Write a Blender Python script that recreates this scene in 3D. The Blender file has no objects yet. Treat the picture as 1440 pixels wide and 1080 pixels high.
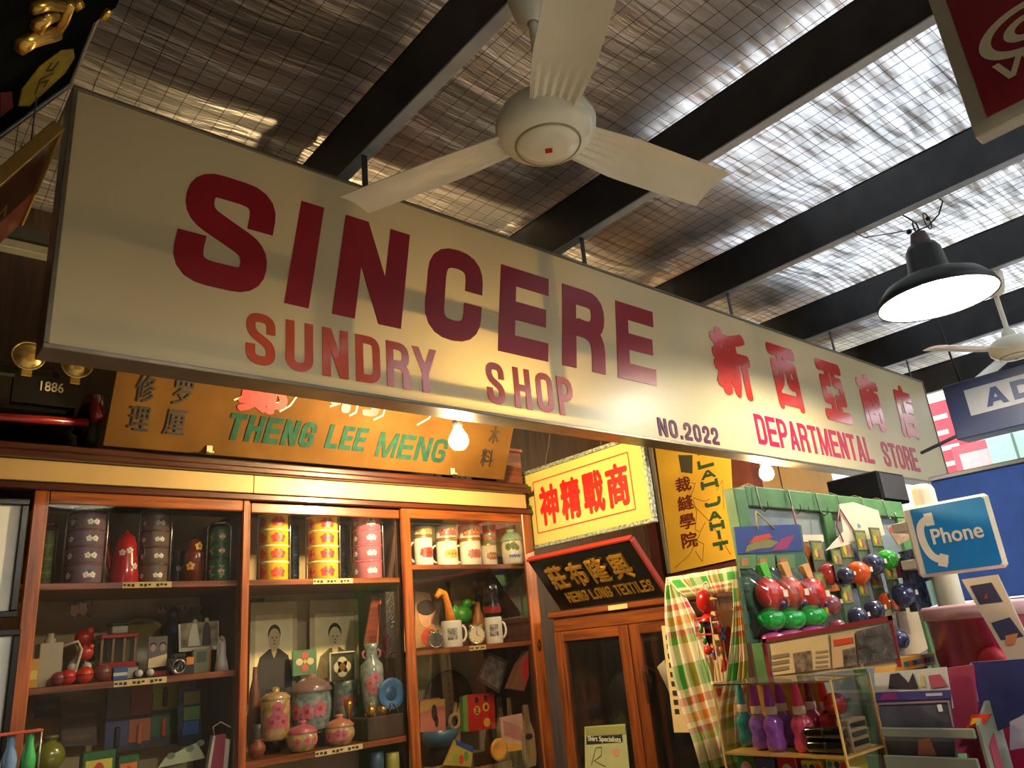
import bpy, bmesh, math, random
from mathutils import Vector, Matrix
random.seed(7)
sc = bpy.context.scene
col = sc.collection
PI = math.pi
E0 = 1.6                                    # eye height above the floor

# ------------------------------------------------------------------ camera
F_PX = 1075.0
ROT = ((0.7609519, -0.64252828, -0.09005335),
       (-0.14509831, -0.30381334, 0.94161772),
       (-0.63237543, -0.70345921, -0.32441711))   # world axes seen from the camera
cam_d = bpy.data.cameras.new('camera'); cam_d.sensor_width = 36.0
cam_d.lens = F_PX / 1440.0 * 36.0; cam_d.clip_start = 0.05; cam_d.clip_end = 200
cam = bpy.data.objects.new('camera', cam_d); col.objects.link(cam)
cam.matrix_world = Matrix.Translation((0, 0, E0)) @ Matrix(ROT).transposed().to_4x4()
sc.camera = cam

# ------------------------------------------------------------------ sky, exposure
SKY = 3.0
w = bpy.data.worlds.new('overcast_sky'); sc.world = w; w.use_nodes = True
bg = w.node_tree.nodes['Background']
bg.inputs[0].default_value = (0.88, 0.94, 1.0, 1); bg.inputs[1].default_value = SKY
sc.view_settings.view_transform = 'Standard'
sc.view_settings.look = 'None'
sc.view_settings.gamma = 1.0
sc.view_settings.exposure = 0.33
sc.view_settings.use_curve_mapping = False

# ------------------------------------------------------------------ placing
def ray(u, v):
    a = ((u - 720) / F_PX, -(v - 540) / F_PX, -1.0)
    return Vector((sum(ROT[r][c] * a[r] for r in range(3)) for c in range(3)))
def AY(u, v, Y): r = ray(u, v); return Vector((0, 0, E0)) + r * (Y / r.y)
def AX(u, v, X): r = ray(u, v); return Vector((0, 0, E0)) + r * (X / r.x)
def AZ(u, v, Z): r = ray(u, v); return Vector((0, 0, E0)) + r * ((Z - E0) / r.z)

# ------------------------------------------------------------------ materials
MATS = {}
def lin(c): return tuple(((x / 12.92) if x <= 0.04045 else ((x + 0.055) / 1.055) ** 2.4) for x in c)
def hexc(h): return lin(tuple(int(h[i:i + 2], 16) / 255 for i in (0, 2, 4)))
def M(name, colour, rough=0.5, metal=0.0, var=0.12, scale=12.0, bump=0.0, bscale=60.0, coat=0.0,
      emit=0.0, ecol=None, stretch=None, c2=None, spec=0.5):
    """principled material with procedural colour variation and fine relief"""
    if name in MATS: return MATS[name]
    if isinstance(colour, str): colour = hexc(colour)
    if isinstance(c2, str): c2 = hexc(c2)
    m = bpy.data.materials.new(name); m.use_nodes = True
    nt = m.node_tree; n = nt.nodes; L = nt.links
    p = n['Principled BSDF']
    tc = n.new('ShaderNodeTexCoord'); mp = n.new('ShaderNodeMapping')
    L.new(tc.outputs['Object'], mp.inputs[0])
    if stretch: mp.inputs['Scale'].default_value = stretch
    nz = n.new('ShaderNodeTexNoise'); nz.inputs['Scale'].default_value = scale
    nz.inputs['Detail'].default_value = 5; L.new(mp.outputs[0], nz.inputs[0])
    cr = n.new('ShaderNodeValToRGB')
    a = tuple(max(0, x * (1 - var * 1.6)) for x in colour)
    b = c2 if c2 else tuple(min(1, x * (1 + var)) for x in colour)
    cr.color_ramp.elements[0].color = (*a, 1); cr.color_ramp.elements[0].position = 0.3
    cr.color_ramp.elements[1].color = (*b, 1); cr.color_ramp.elements[1].position = 0.7
    L.new(nz.outputs[0], cr.inputs[0]); L.new(cr.outputs[0], p.inputs['Base Color'])
    p.inputs['Roughness'].default_value = rough; p.inputs['Metallic'].default_value = metal
    p.inputs['Specular IOR Level'].default_value = spec
    if coat:
        p.inputs['Coat Weight'].default_value = coat; p.inputs['Coat Roughness'].default_value = 0.08
    if bump:
        nb = n.new('ShaderNodeTexNoise'); nb.inputs['Scale'].default_value = bscale
        L.new(mp.outputs[0], nb.inputs[0])
        bp = n.new('ShaderNodeBump'); bp.inputs['Strength'].default_value = bump
        bp.inputs['Distance'].default_value = 0.01
        L.new(nb.outputs[0], bp.inputs['Height']); L.new(bp.outputs[0], p.inputs['Normal'])
    if emit:
        p.inputs['Emission Color'].default_value = (*(ecol or colour), 1)
        p.inputs['Emission Strength'].default_value = emit
    MATS[name] = m
    return m
def wood(name, c, c2, rough=0.38, along='x', coat=0.25):
    s = {'x': (1.5, 22, 22), 'z': (22, 22, 1.5), 'y': (22, 1.5, 22)}[along]
    return M(name, c, rough, 0, 0.35, 2.2, 0.06, 9, coat, stretch=s, c2=c2)
def glass(name, tint=(1, 1, 1), haze=0.0, rough=0.02, refl=1.0):
    """thin sheet: what lies behind shows through, the sheet mirrors by its angle"""
    if name in MATS: return MATS[name]
    m = bpy.data.materials.new(name); m.use_nodes = True
    nt = m.node_tree; n = nt.nodes; L = nt.links
    n.remove(n['Principled BSDF']); out = n['Material Output']
    tr = n.new('ShaderNodeBsdfTransparent'); tr.inputs[0].default_value = (*tint, 1)
    gl = n.new('ShaderNodeBsdfGlossy'); gl.inputs['Roughness'].default_value = rough
    fr = n.new('ShaderNodeFresnel'); fr.inputs[0].default_value = 1.45
    mu = n.new('ShaderNodeMath'); mu.operation = 'MULTIPLY'; mu.inputs[1].default_value = refl
    mx = n.new('ShaderNodeMixShader')
    L.new(fr.outputs[0], mu.inputs[0]); L.new(mu.outputs[0], mx.inputs[0])
    L.new(tr.outputs[0], mx.inputs[1]); L.new(gl.outputs[0], mx.inputs[2])
    last = mx
    if haze:
        df = n.new('ShaderNodeBsdfDiffuse'); df.inputs[0].default_value = (0.8, 0.8, 0.78, 1)
        nz = n.new('ShaderNodeTexNoise'); nz.inputs['Scale'].default_value = 6
        mh = n.new('ShaderNodeMath'); mh.operation = 'MULTIPLY'; mh.inputs[1].default_value = haze * 2
        L.new(nz.outputs[0], mh.inputs[0])
        m2 = n.new('ShaderNodeMixShader'); L.new(mh.outputs[0], m2.inputs[0])
        L.new(mx.outputs[0], m2.inputs[1]); L.new(df.outputs[0], m2.inputs[2]); last = m2
    L.new(last.outputs[0], out.inputs[0])
    MATS[name] = m
    return m
_ci = {}
def C(h, rough=0.45, var=0.06, coat=0.0, metal=0.0, **k):
    """plain coloured material, one per colour and finish"""
    key = 'tone_%s_%d_%d_%d' % (h, rough * 100, coat * 10, metal * 10)
    return M(key, h, rough, metal, var, coat=coat, **k)

# ------------------------------------------------------------------ mesh building
class B:
    def __init__(s): s.v = []; s.f = []; s.m = []; s.s = []
    def add(s, vs, fs, mi=0, smooth=False):
        o = len(s.v); s.v += [tuple(p) for p in vs]
        for f in fs: s.f.append(tuple(i + o for i in f)); s.m.append(mi); s.s.append(smooth)
        return s
    def box(s, x0, x1, y0, y1, z0, z1, mi=0):
        v = [(x, y, z) for z in (z0, z1) for y in (y0, y1) for x in (x0, x1)]
        return s.add(v, [(0, 2, 3, 1), (4, 5, 7, 6), (0, 1, 5, 4), (2, 6, 7, 3), (0, 4, 6, 2), (1, 3, 7, 5)], mi)
    def cbox(s, x0, x1, y0, y1, z0, z1, b=0.004, mi=0):
        """box with chamfered edges"""
        b = min(b, abs(x1 - x0) * .45, abs(y1 - y0) * .45, abs(z1 - z0) * .45)
        cx, cy, cz = (x0 + x1) / 2, (y0 + y1) / 2, (z0 + z1) / 2
        hx, hy, hz = abs(x1 - x0) / 2, abs(y1 - y0) / 2, abs(z1 - z0) / 2
        bm = bmesh.new()
        for sx in (-1, 1):
            for sy in (-1, 1):
                for sz in (-1, 1):
                    bm.verts.new((cx + sx * hx, cy + sy * (hy - b), cz + sz * (hz - b)))
                    bm.verts.new((cx + sx * (hx - b), cy + sy * hy, cz + sz * (hz - b)))
                    bm.verts.new((cx + sx * (hx - b), cy + sy * (hy - b), cz + sz * hz))
        bmesh.ops.convex_hull(bm, input=bm.verts)
        bm.verts.index_update()
        s.add([v.co[:] for v in bm.verts], [[v.index for v in f.verts] for f in bm.faces], mi); bm.free()
        return s
    def lathe(s, prof, seg=24, c=(0, 0, 0), axis='z', mi=0, smooth=True, sx=1.0, sy=1.0, a0=0.0, a1=2 * PI):
        full = abs(a1 - a0 - 2 * PI) < 1e-6
        n = seg if full else seg + 1
        vs = []
        for r, z in prof:
            for k in range(n):
                a = a0 + (a1 - a0) * k / seg
                p = (r * math.cos(a) * sx, r * math.sin(a) * sy, z)
                if axis == 'x': p = (z, p[0], p[1])
                elif axis == 'y': p = (p[0], z, p[1])
                vs.append((p[0] + c[0], p[1] + c[1], p[2] + c[2]))
        fs = []
        for i in range(len(prof) - 1):
            for k in range(seg):
                k2 = (k + 1) % n
                q = (i * n + k, i * n + k2, (i + 1) * n + k2, (i + 1) * n + k)
                fs.append(q if axis != 'y' else q[::-1])
        return s.add(vs, fs, mi, smooth)
    def ball(s, c, r, seg=16, mi=0, rings=9):
        if not hasattr(r, '__len__'): r = (r, r, r)
        prof = [(math.sin(PI * i / rings), -math.cos(PI * i / rings)) for i in range(rings + 1)]
        o = B().lathe(prof, seg)
        return s.add([(x * r[0] + c[0], y * r[1] + c[1], z * r[2] + c[2]) for x, y, z in o.v], o.f, mi, True)
    def tube(s, pts, r, seg=8, mi=0, closed=False, smooth=True):
        pts = [Vector(p) for p in pts]; n = len(pts)
        rs = r if hasattr(r, '__len__') else [r] * n
        vs = []; up = None
        for i, p in enumerate(pts):
            if closed: t = pts[(i + 1) % n] - pts[i - 1]
            else: t = pts[min(i + 1, n - 1)] - pts[max(i - 1, 0)]
            if t.length < 1e-9: t = Vector((0, 0, 1))
            t.normalize()
            if up is None:
                up = Vector((0, 0, 1)) if abs(t.z) < .9 else Vector((1, 0, 0))
            up = (up - t * up.dot(t))
            if up.length < 1e-6: up = t.orthogonal()
            up.normalize()
            q = t.cross(up)
            for k in range(seg):
                a = 2 * PI * k / seg
                vs.append(p + (up * math.cos(a) + q * math.sin(a)) * rs[i])
        fs = []
        for i in range(n if closed else n - 1):
            j = (i + 1) % n
            for k in range(seg):
                k2 = (k + 1) % seg
                fs.append((i * seg + k, i * seg + k2, j * seg + k2, j * seg + k))
        if not closed:
            fs.append(tuple(range(seg))[::-1]); fs.append(tuple((n - 1) * seg + k for k in range(seg)))
        return s.add(vs, fs, mi, smooth)
    def prism(s, poly, y0, y1, mi=0):
        """outline in x-z, thickness along y"""
        n = len(poly)
        vs = [(x, y0, z) for x, z in poly] + [(x, y1, z) for x, z in poly]
        fs = [tuple(range(n)), tuple(range(n, 2 * n))[::-1]] + [(i, i + n, (i + 1) % n + n, (i + 1) % n) for i in range(n)]
        return s.add(vs, fs, mi)
    def disc(s, cx, cz, rx, rz, y0, y1, seg=20, mi=0):
        return s.prism([(cx + rx * math.cos(2 * PI * k / seg), cz + rz * math.sin(2 * PI * k / seg)) for k in range(seg)], y0, y1, mi)
    def quad(s, pts, mi=0): return s.add(pts, [tuple(range(len(pts)))], mi)
    def xf(s, mat):
        s.v = [tuple(mat @ Vector(p)) for p in s.v]; return s
    def mesh(s, name, mats):
        me = bpy.data.meshes.new(name); me.from_pydata(s.v, [], s.f)
        if not isinstance(mats, (list, tuple)): mats = [mats]
        for m in mats: me.materials.append(m)
        me.polygons.foreach_set('material_index', [min(i, len(mats) - 1) for i in s.m])
        me.polygons.foreach_set('use_smooth', s.s)
        bm = bmesh.new(); bm.from_mesh(me); bmesh.ops.recalc_face_normals(bm, faces=bm.faces); bm.to_mesh(me); bm.free()
        me.update(); return me
    def build(s, name, mats, parent=None, loc=(0, 0, 0), rot=(0, 0, 0)):
        return put(name, s.mesh(name, mats), parent, loc, rot)
def put(name, me, parent=None, loc=(0, 0, 0), rot=(0, 0, 0)):
    o = bpy.data.objects.new(name, me); col.objects.link(o)
    o.parent = parent; o.location = loc; o.rotation_euler = rot
    return o
def tag(o, label, cat, group=None):
    o['label'] = label; o['category'] = cat
    if group: o['group'] = group
    return o
def thing(name, label, cat, loc=(0, 0, 0), rot=(0, 0, 0), group=None):
    o = bpy.data.objects.new(name, None); col.objects.link(o); o.empty_display_size = 0.05
    o.location = loc; o.rotation_euler = rot
    return tag(o, label, cat, group)
def struct(o): o['kind'] = 'structure'; return o
FACE_L = (0, 0, -PI / 2)                     # a thing that faces -X: its own x runs towards the viewer

# ------------------------------------------------------------------ lettering
def rnd(pts, r, closed=False, seg=5):
    """round the corners of a polyline"""
    out = []; n = len(pts)
    for i in range(n):
        p = Vector(pts[i])
        if not closed and i in (0, n - 1): out.append(p); continue
        a, b = Vector(pts[i - 1]), Vector(pts[(i + 1) % n])
        da, db = (a - p), (b - p)
        fa = .95 if (not closed and i == 1) else .48; fb = .95 if (not closed and i == n - 2) else .48
        k = min(r, da.length * fa, db.length * fb)
        p0 = p + da.normalized() * k; p1 = p + db.normalized() * k
        for j in range(seg + 1):
            t = j / seg
            out.append(p0 * (1 - t) ** 2 + p * 2 * t * (1 - t) + p1 * t * t)
    return out
def stroke(b, pts, w, d, closed=False, mi=0):
    pts = [Vector(p) for p in pts]; n = len(pts)
    if not closed:
        t0 = (pts[0] - pts[1]).normalized(); t1 = (pts[-1] - pts[-2]).normalized()
        pts[0] = pts[0] + t0 * w / 2; pts[-1] = pts[-1] + t1 * w / 2
    L_, R_ = [], []
    for i in range(n):
        a = pts[i - 1] if (closed or i > 0) else None
        c = pts[(i + 1) % n] if (closed or i < n - 1) else None
        d0 = (pts[i] - a).normalized() if a is not None else None
        d1 = (c - pts[i]).normalized() if c is not None else None
        if d0 is None: d0 = d1
        if d1 is None: d1 = d0
        n0 = Vector((-d0.y, d0.x)); n1 = Vector((-d1.y, d1.x))
        mt = n0 + n1
        if mt.length < 1e-6: mt = n0
        mt.normalize(); k = min(1 / max(.35, mt.dot(n0)), 2.2)
        L_.append(pts[i] + mt * k * w / 2); R_.append(pts[i] - mt * k * w / 2)
    m = n if closed else n - 1
    vs = [(p.x, -d, p.y) for p in L_] + [(p.x, -d, p.y) for p in R_] + [(p.x, 0, p.y) for p in L_] + [(p.x, 0, p.y) for p in R_]
    fs = []
    for i in range(m):
        j = (i + 1) % n
        fs += [(i, j, n + j, n + i), (i, 2 * n + i, 2 * n + j, j), (n + i, n + j, 3 * n + j, 3 * n + i)]
    if not closed: fs += [(0, n, 3 * n, 2 * n), (n - 1, 3 * n - 1, 4 * n - 1, 2 * n - 1)]
    b.add(vs, fs, mi)
G = {  # each glyph: (points, closed, rounded) in a unit box
 'S': [([(1, .74), (1, 1), (0, 1), (0, .64), (1, .36), (1, 0), (0, 0), (0, .26)], 0, 1)],
 'I': [([(.5, 0), (.5, 1)], 0, 0)],
 'C': [([(1, .72), (1, 1), (0, 1), (0, 0), (1, 0), (1, .28)], 0, 1)],
 'G': [([(1, .74), (1, 1), (0, 1), (0, 0), (1, 0), (1, .45), (.62, .45)], 0, 1)],
 'E': [([(1, 1), (0, 1), (0, 0), (1, 0)], 0, 0), ([(0, .5), (.92, .5)], 0, 0)],
 'F': [([(1, 1), (0, 1), (0, 0)], 0, 0), ([(0, .5), (.85, .5)], 0, 0)],
 'R': [([(0, 0), (0, 1)], 0, 0), ([(0, 1), (1, 1), (1, .5), (0, .5)], 0, 1), ([(.5, .5), (1, .46), (1, 0)], 0, 1)],
 'P': [([(0, 0), (0, 1)], 0, 0), ([(0, 1), (1, 1), (1, .44), (0, .44)], 0, 1)],
 'D': [([(1, 0), (0, 0), (0, 1), (1, 1)], 1, 3)],
 'B': [([(1, 0), (0, 0), (0, 1), (1, 1)], 1, 3), ([(0, .5), (1, .5)], 0, 0)],
 'U': [([(0, 1), (0, 0), (1, 0), (1, 1)], 0, 1)],
 'J': [([(0, .25), (0, 0), (1, 0), (1, 1)], 0, 1)],
 'O': [([(0, 0), (0, 1), (1, 1), (1, 0)], 1, 1)], '0': [([(0, 0), (0, 1), (1, 1), (1, 0)], 1, 1)],
 'H': [([(0, 0), (0, 1)], 0, 0), ([(1, 0), (1, 1)], 0, 0), ([(0, .5), (1, .5)], 0, 0)],
 'T': [([(0, 1), (1, 1)], 0, 0), ([(.5, 0), (.5, 1)], 0, 0)],
 'L': [([(0, 1), (0, 0), (1, 0)], 0, 0)],
 '1': [([(.1, .8), (.5, 1), (.5, 0)], 0, 0)],
 '2': [([(0, .72), (0, 1), (1, 1), (1, .55), (0, .12), (0, 0), (1, 0)], 0, 1)],
 '6': [([(1, .8), (1, 1), (0, 1), (0, 0), (1, 0), (1, .5)], 0, 1), ([(.1, .5), (.95, .5)], 0, 0)],
 '8': [([(0, 0), (0, 1), (1, 1), (1, 0)], 1, 1), ([(0, .5), (1, .5)], 0, 0)],
}
def glyph(ch, w_, h, s, d=0.002, slant=0.0, sh=None):
    """block capital standing in x-z with its lower left corner at the origin"""
    b = B(); sh = sh or s
    lay = [0]
    def pl(pts): b.prism(pts, -d - lay[0] * .0004, 0); lay[0] += 1
    if ch == 'N':
        pl([(0, 0), (s, 0), (s, h), (0, h)]); pl([(w_ - s, 0), (w_, 0), (w_, h), (w_ - s, h)])
        pl([(0.001, h), (s * 1.08, h), (w_ - .001, 0), (w_ - s * 1.08, 0)])
    elif ch == 'M':
        pl([(0, 0), (s * .8, 0), (s * .8, h), (0, h)]); pl([(w_ - s * .8, 0), (w_, 0), (w_, h), (w_ - s * .8, h)])
        pl([(0.001, h), (s, h), (w_ / 2 + s * .4, 0), (w_ / 2 - s * .4, 0)]); pl([(w_ - .001, h), (w_ - s, h), (w_ / 2 - s * .4, 0), (w_ / 2 + s * .4, 0)])
    elif ch in 'AV':
        f = (lambda z: z) if ch == 'A' else (lambda z: h - z)
        pl([(0, f(0)), (s, f(0)), (w_ / 2 + s * .5, f(h)), (w_ / 2 - s * .5, f(h))])
        pl([(w_, f(0)), (w_ - s, f(0)), (w_ / 2 - s * .5, f(h)), (w_ / 2 + s * .5, f(h))])
        if ch == 'A': pl([(w_ * .2, h * .2), (w_ * .8, h * .2), (w_ * .72, h * .2 + s * .8), (w_ * .28, h * .2 + s * .8)])
    elif ch == 'W':
        q = w_ / 2
        for x0, x1 in ((0, q * .5), (q, q * .5), (q, q * 1.5), (w_, q * 1.5)):
            k = s * .5; xa = min(max(x0, k), w_ - k)
            pl([(xa - k, h), (xa + k, h), (x1 + k, 0), (x1 - k, 0)])
    elif ch == 'X':
        pl([(0, 0), (s, 0), (w_, h), (w_ - s, h)]); pl([(w_, 0), (w_ - s, 0), (0, h), (s, h)])
    elif ch == 'Y':
        k = s * .5
        pl([(0, h), (s, h), (w_ / 2 + k, h * .42), (w_ / 2 - k, h * .42)]); pl([(w_, h), (w_ - s, h), (w_ / 2 - k, h * .42), (w_ / 2 + k, h * .42)])
        pl([(w_ / 2 - k, 0), (w_ / 2 + k, 0), (w_ / 2 + k, h * .5), (w_ / 2 - k, h * .5)])
    elif ch == '.':
        pl([(0, 0), (s, 0), (s, s), (0, s)])
    else:
        for pts, closed, rd in G[ch]:
            P = [Vector((s / 2 + x * (w_ - s), s / 2 + y * (h - s))) for x, y in pts]
            if rd == 1: P = rnd(P, w_ * .42, bool(closed))
            elif rd == 2: P = P[:2] + rnd(P[1:], w_ * .4)[1:]
            elif rd == 3:
                Q = rnd(P, w_ * .45, True)           # rounded on the right side only
                P = Q[:6] + [P[1], P[2]] + Q[18:24]
            stroke(b, P, s, d + lay[0] * .0004, bool(closed)); lay[0] += 1
    if slant: b.v = [(x + z * slant, y, z) for x, y, z in b.v]
    return b
def word(text, x0, x1, z0, z1, s, mat, parent, y=-0.001, gap=0.16, d=0.002, slant=0, name='letter', narrow='I1.', joined=None):
    """a line of block capitals fitted between x0 and x1, each letter a mesh of its own unless joined"""
    wts = [0.45 if c in narrow else (0.45 if c == ' ' else (1.25 if c in 'MW' else 1.0)) for c in text]
    tot = sum(wts) + gap * (len(text) - 1); k = (x1 - x0) / tot; x = x0
    jb = B()
    for c, wt in zip(text, wts):
        if c != ' ':
            g = glyph(c, max(wt * k, s), z1 - z0, s, d, slant)
            g.v = [(vx + x, vy + y, vz + z0) for vx, vy, vz in g.v]
            if joined is not None: jb.add(g.v, g.f)
            else: g.build(name, mat, parent)
        x += (wt + gap) * k
    if joined is not None: jb.build(joined, mat, parent)
_fc = {}
def font_mesh(text, bold=0.0, depth=0.01, shear=0.0):
    key = (text, bold, depth)
    if key in _fc: return _fc[key]
    cu = bpy.data.curves.new('lettering', 'FONT'); cu.body = text
    cu.align_x = 'CENTER'; cu.align_y = 'CENTER'; cu.extrude = depth; cu.offset = bold; cu.resolution_u = 3
    o = bpy.data.objects.new('lettering', cu); col.objects.link(o)
    dg = bpy.context.evaluated_depsgraph_get(); dg.update()
    me = o.evaluated_get(dg).to_mesh()
    vs = [(v.co.x, -v.co.z, v.co.y) for v in me.vertices]; fs = [tuple(p.vertices) for p in me.polygons]
    o.evaluated_get(dg).to_mesh_clear(); bpy.data.objects.remove(o); bpy.data.curves.remove(cu)
    _fc[key] = (vs, fs); return _fc[key]
def font(name, text, x0, x1, z0, z1, mat, parent, y=-0.001, d=0.002, bold=0.0, fit=True, rot=0.0):
    """printed words fitted to a box in x-z, facing -Y"""
    vs, fs = font_mesh(text, 0.0)
    if bold:                                             # heavier strokes: the outline set down again around itself
        N0 = len(vs); V0, F0 = vs, fs; vs, fs = list(V0), list(F0)
        for k in range(8):
            dx, dz = bold * math.cos(k * PI / 4), bold * math.sin(k * PI / 4)
            fs += [tuple(i + len(vs) for i in f) for f in F0]; vs += [(x + dx, yy - .0015 * (k + 1), z + dz) for x, yy, z in V0]
    xs = [v[0] for v in vs]; zs = [v[2] for v in vs]
    a, b_, c, e = min(xs), max(xs), min(zs), max(zs)
    kx = (x1 - x0) / max(b_ - a, 1e-6); kz = (z1 - z0) / max(e - c, 1e-6)
    V = []
    for x, yy, z in vs:
        px, pz = (x - (a + b_) / 2) * kx, (z - (c + e) / 2) * kz
        if rot: px, pz = px * math.cos(rot) - pz * math.sin(rot), px * math.sin(rot) + pz * math.cos(rot)
        V.append((px + (x0 + x1) / 2, y - d / 2 + yy / 0.01 * d / 2, pz + (z0 + z1) / 2))
    o = B().add(V, fs).build(name, mat, parent)
    return o

# ================================================================== the place itself
ZB = E0 + 1.92                               # underside of the roof beams
m_wallwood = wood('dark_stained_boards', '2a1a10', '3a2415', 0.6, 'z', 0)
m_plaster = M('aged_plaster', '5a4a38', 0.8, 0, 0.2, 4, 0.1, 40)
m_floor = M('worn_concrete', 'beb4a2', 0.7, 0, 0.25, 3, 0.1, 30)
struct(B().box(-2.2, 14, -6, 6, -0.1, 0).build('floor', m_floor))
struct(B().box(-2.2, 7.4, 3.85, 3.95, 0, 4.6).build('wall_back', m_wallwood))
struct(B().box(-2.3, -2.2, -5, 3.95, 0, 4.6).build('wall_left', m_plaster))
struct(B().box(-2.2, 12.0, -6.1, -6.0, 0, 4.6).build('wall_front', m_plaster))
struct(B().box(4.72, 4.84, 2.86, 3.85, 0, 3.4).build('wall_right', M('maroon_partition', '4a1f18', 0.6, 0, .2, 5)))

# ---- silver foil under the roof sheets, open to the sky in the bays on the right
m_foil = bpy.data.materials.new('crumpled_silver_foil'); m_foil.use_nodes = True
_n = m_foil.node_tree.nodes; _L = m_foil.node_tree.links; _p = _n['Principled BSDF']
_tc = _n.new('ShaderNodeTexCoord'); _mp = _n.new('ShaderNodeMapping'); _mp.inputs['Scale'].default_value = (0.9, 9, 1)
_L.new(_tc.outputs['Object'], _mp.inputs[0])
_nz = _n.new('ShaderNodeTexNoise'); _nz.inputs['Scale'].default_value = 3.2; _nz.inputs['Detail'].default_value = 7
_L.new(_mp.outputs[0], _nz.inputs[0])
_bp = _n.new('ShaderNodeBump'); _bp.inputs['Strength'].default_value = 0.55; _bp.inputs['Distance'].default_value = 0.05
_L.new(_nz.outputs[0], _bp.inputs['Height']); _L.new(_bp.outputs[0], _p.inputs['Normal'])
_n2 = _n.new('ShaderNodeTexNoise'); _n2.inputs['Scale'].default_value = 1.3; _n2.inputs['Detail'].default_value = 3
_L.new(_tc.outputs['Object'], _n2.inputs[0])
_cr = _n.new('ShaderNodeValToRGB'); _cr.color_ramp.elements[0].color = (.60, .52, .46, 1); _cr.color_ramp.elements[1].color = (.92, .86, .80, 1)
_cr.color_ramp.elements[0].position = .35; _cr.color_ramp.elements[1].position = .62
_L.new(_n2.outputs[0], _cr.inputs[0]); _L.new(_cr.outputs[0], _p.inputs['Base Color'])
_p.inputs['Metallic'].default_value = 0.75; _p.inputs['Roughness'].default_value = 0.40
_tl = _n.new('ShaderNodeBsdfTranslucent'); _tl.inputs[0].default_value = (.90, .93, .96, 1)      # worn thin: some sky comes through
_mr = _n.new('ShaderNodeMapRange'); _mr.inputs['From Min'].default_value = .36; _mr.inputs['From Max'].default_value = .66
_mr.inputs['To Min'].default_value = .03; _mr.inputs['To Max'].default_value = .42; _L.new(_nz.outputs[0], _mr.inputs['Value'])
_ms = _n.new('ShaderNodeMixShader'); _L.new(_mr.outputs[0], _ms.inputs[0]); _L.new(_p.outputs[0], _ms.inputs[1]); _L.new(_tl.outputs[0], _ms.inputs[2])
_L.new(_ms.outputs[0], _n['Material Output'].inputs[0])
BEAM_X = [0.10, 1.345, 2.585, 3.85, 5.10, 6.36, 7.62]
def foil(x0, x1, y0, y1, name):
    b = B(); nx = max(2, int((x1 - x0) / 0.11)); ny = max(2, int((y1 - y0) / 0.055)); vs = []
    for j in range(ny + 1):
        for i in range(nx + 1):
            x = x0 + (x1 - x0) * i / nx; y = y0 + (y1 - y0) * j / ny
            near = min(abs(x - bx - .02) for bx in BEAM_X)
            sag = 0.030 * min(1, near / .5)
            z = ZB + .335 - sag + .010 * math.sin(y * 34 + 1.3 * math.sin(x * 2.1)) + .012 * math.sin(y * 11 + x * 1.7) + .010 * math.sin(x * 7.1 + y * 2.3)
            vs.append((x, y, z))
    fs = [(j * (nx + 1) + i, j * (nx + 1) + i + 1, (j + 1) * (nx + 1) + i + 1, (j + 1) * (nx + 1) + i) for j in range(ny) for i in range(nx)]
    b.add(vs, fs, 0, True)
    return struct(b.build(name, m_foil))
foil(-2.2, 2.60, -4.5, 3.9, 'ceiling')
foil(2.60, 3.87, -.35, 3.9, 'ceiling_bay')
foil(3.87, 8.7, -.35, 3.9, 'ceiling_street_side')
# roof sheets above the foil
m_sheet = M('old_zinc_sheet', '6f7275', 0.5, 0.7, .15, 6)
for nm, x0, x1, y0 in (('roof_sheet', -2.2, 2.60, -4.5), ('roof_sheet', 2.60, 3.87, 1.75), ('roof_sheet', 3.87, 8.7, 2.3)):
    y1 = 3.9
    b = B(); n = int((y1 - y0) / .038)
    vs = []
    for j in range(n + 1):
        y = y0 + (y1 - y0) * j / n; z = ZB + .40 + .012 * math.sin(j * PI / 2)
        vs += [(x0, y, z), (x1, y, z)]
    b.add(vs, [(2 * j, 2 * j + 1, 2 * j + 3, 2 * j + 2) for j in range(n)], 0, True)
    struct(b.build(nm, m_sheet))
m_beam = M('dark_steel', '2b2e33', 0.45, 0.0, .25, 8, spec=.4)
m_flange = M('pale_grey_steel', 'a8b0b8', 0.5, 0.2, .12, 8)  # bottom flange is a paler grey than the web
for bx in BEAM_X:
    b = B()
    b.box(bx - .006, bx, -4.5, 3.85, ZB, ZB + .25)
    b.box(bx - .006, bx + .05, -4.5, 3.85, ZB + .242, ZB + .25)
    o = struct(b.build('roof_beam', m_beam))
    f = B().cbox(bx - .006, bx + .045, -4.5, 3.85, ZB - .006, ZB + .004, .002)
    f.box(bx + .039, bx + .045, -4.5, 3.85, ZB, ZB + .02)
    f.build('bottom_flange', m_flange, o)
# wire netting that carries the foil
b = B(); rw = random.Random(3)
def wire(p0, p1, n, amp):
    pts = []
    ph = rw.random() * 6
    for i in range(n + 1):
        t = i / n; p = Vector(p0).lerp(Vector(p1), t)
        p.z += amp * math.sin(t * n * .9 + ph); p.x += amp * .5 * math.sin(t * n * 1.3 + ph * 2); p.y += amp * .5 * math.cos(t * n * .8 + ph)
        pts.append(p)
    b.tube(pts, 0.0013, 3, smooth=False)
ZW = ZB + .256
for i in range(0, 112):
    x = 0.02 + i * .075
    wire((x, .1, ZW), (x, 3.8, ZW), 26, .006)
for j in range(0, 49):
    y = 0.12 + j * .075
    wire((0, y, ZW + .003), (8.4, y, ZW + .003), 50, .006)
net = b.build('wire_netting', M('rusty_wire', '241d18', .6, .5, .2)); net['kind'] = 'stuff'
tag(net, 'thin wire netting stretched under the silver foil of the roof', 'wire netting')

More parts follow.
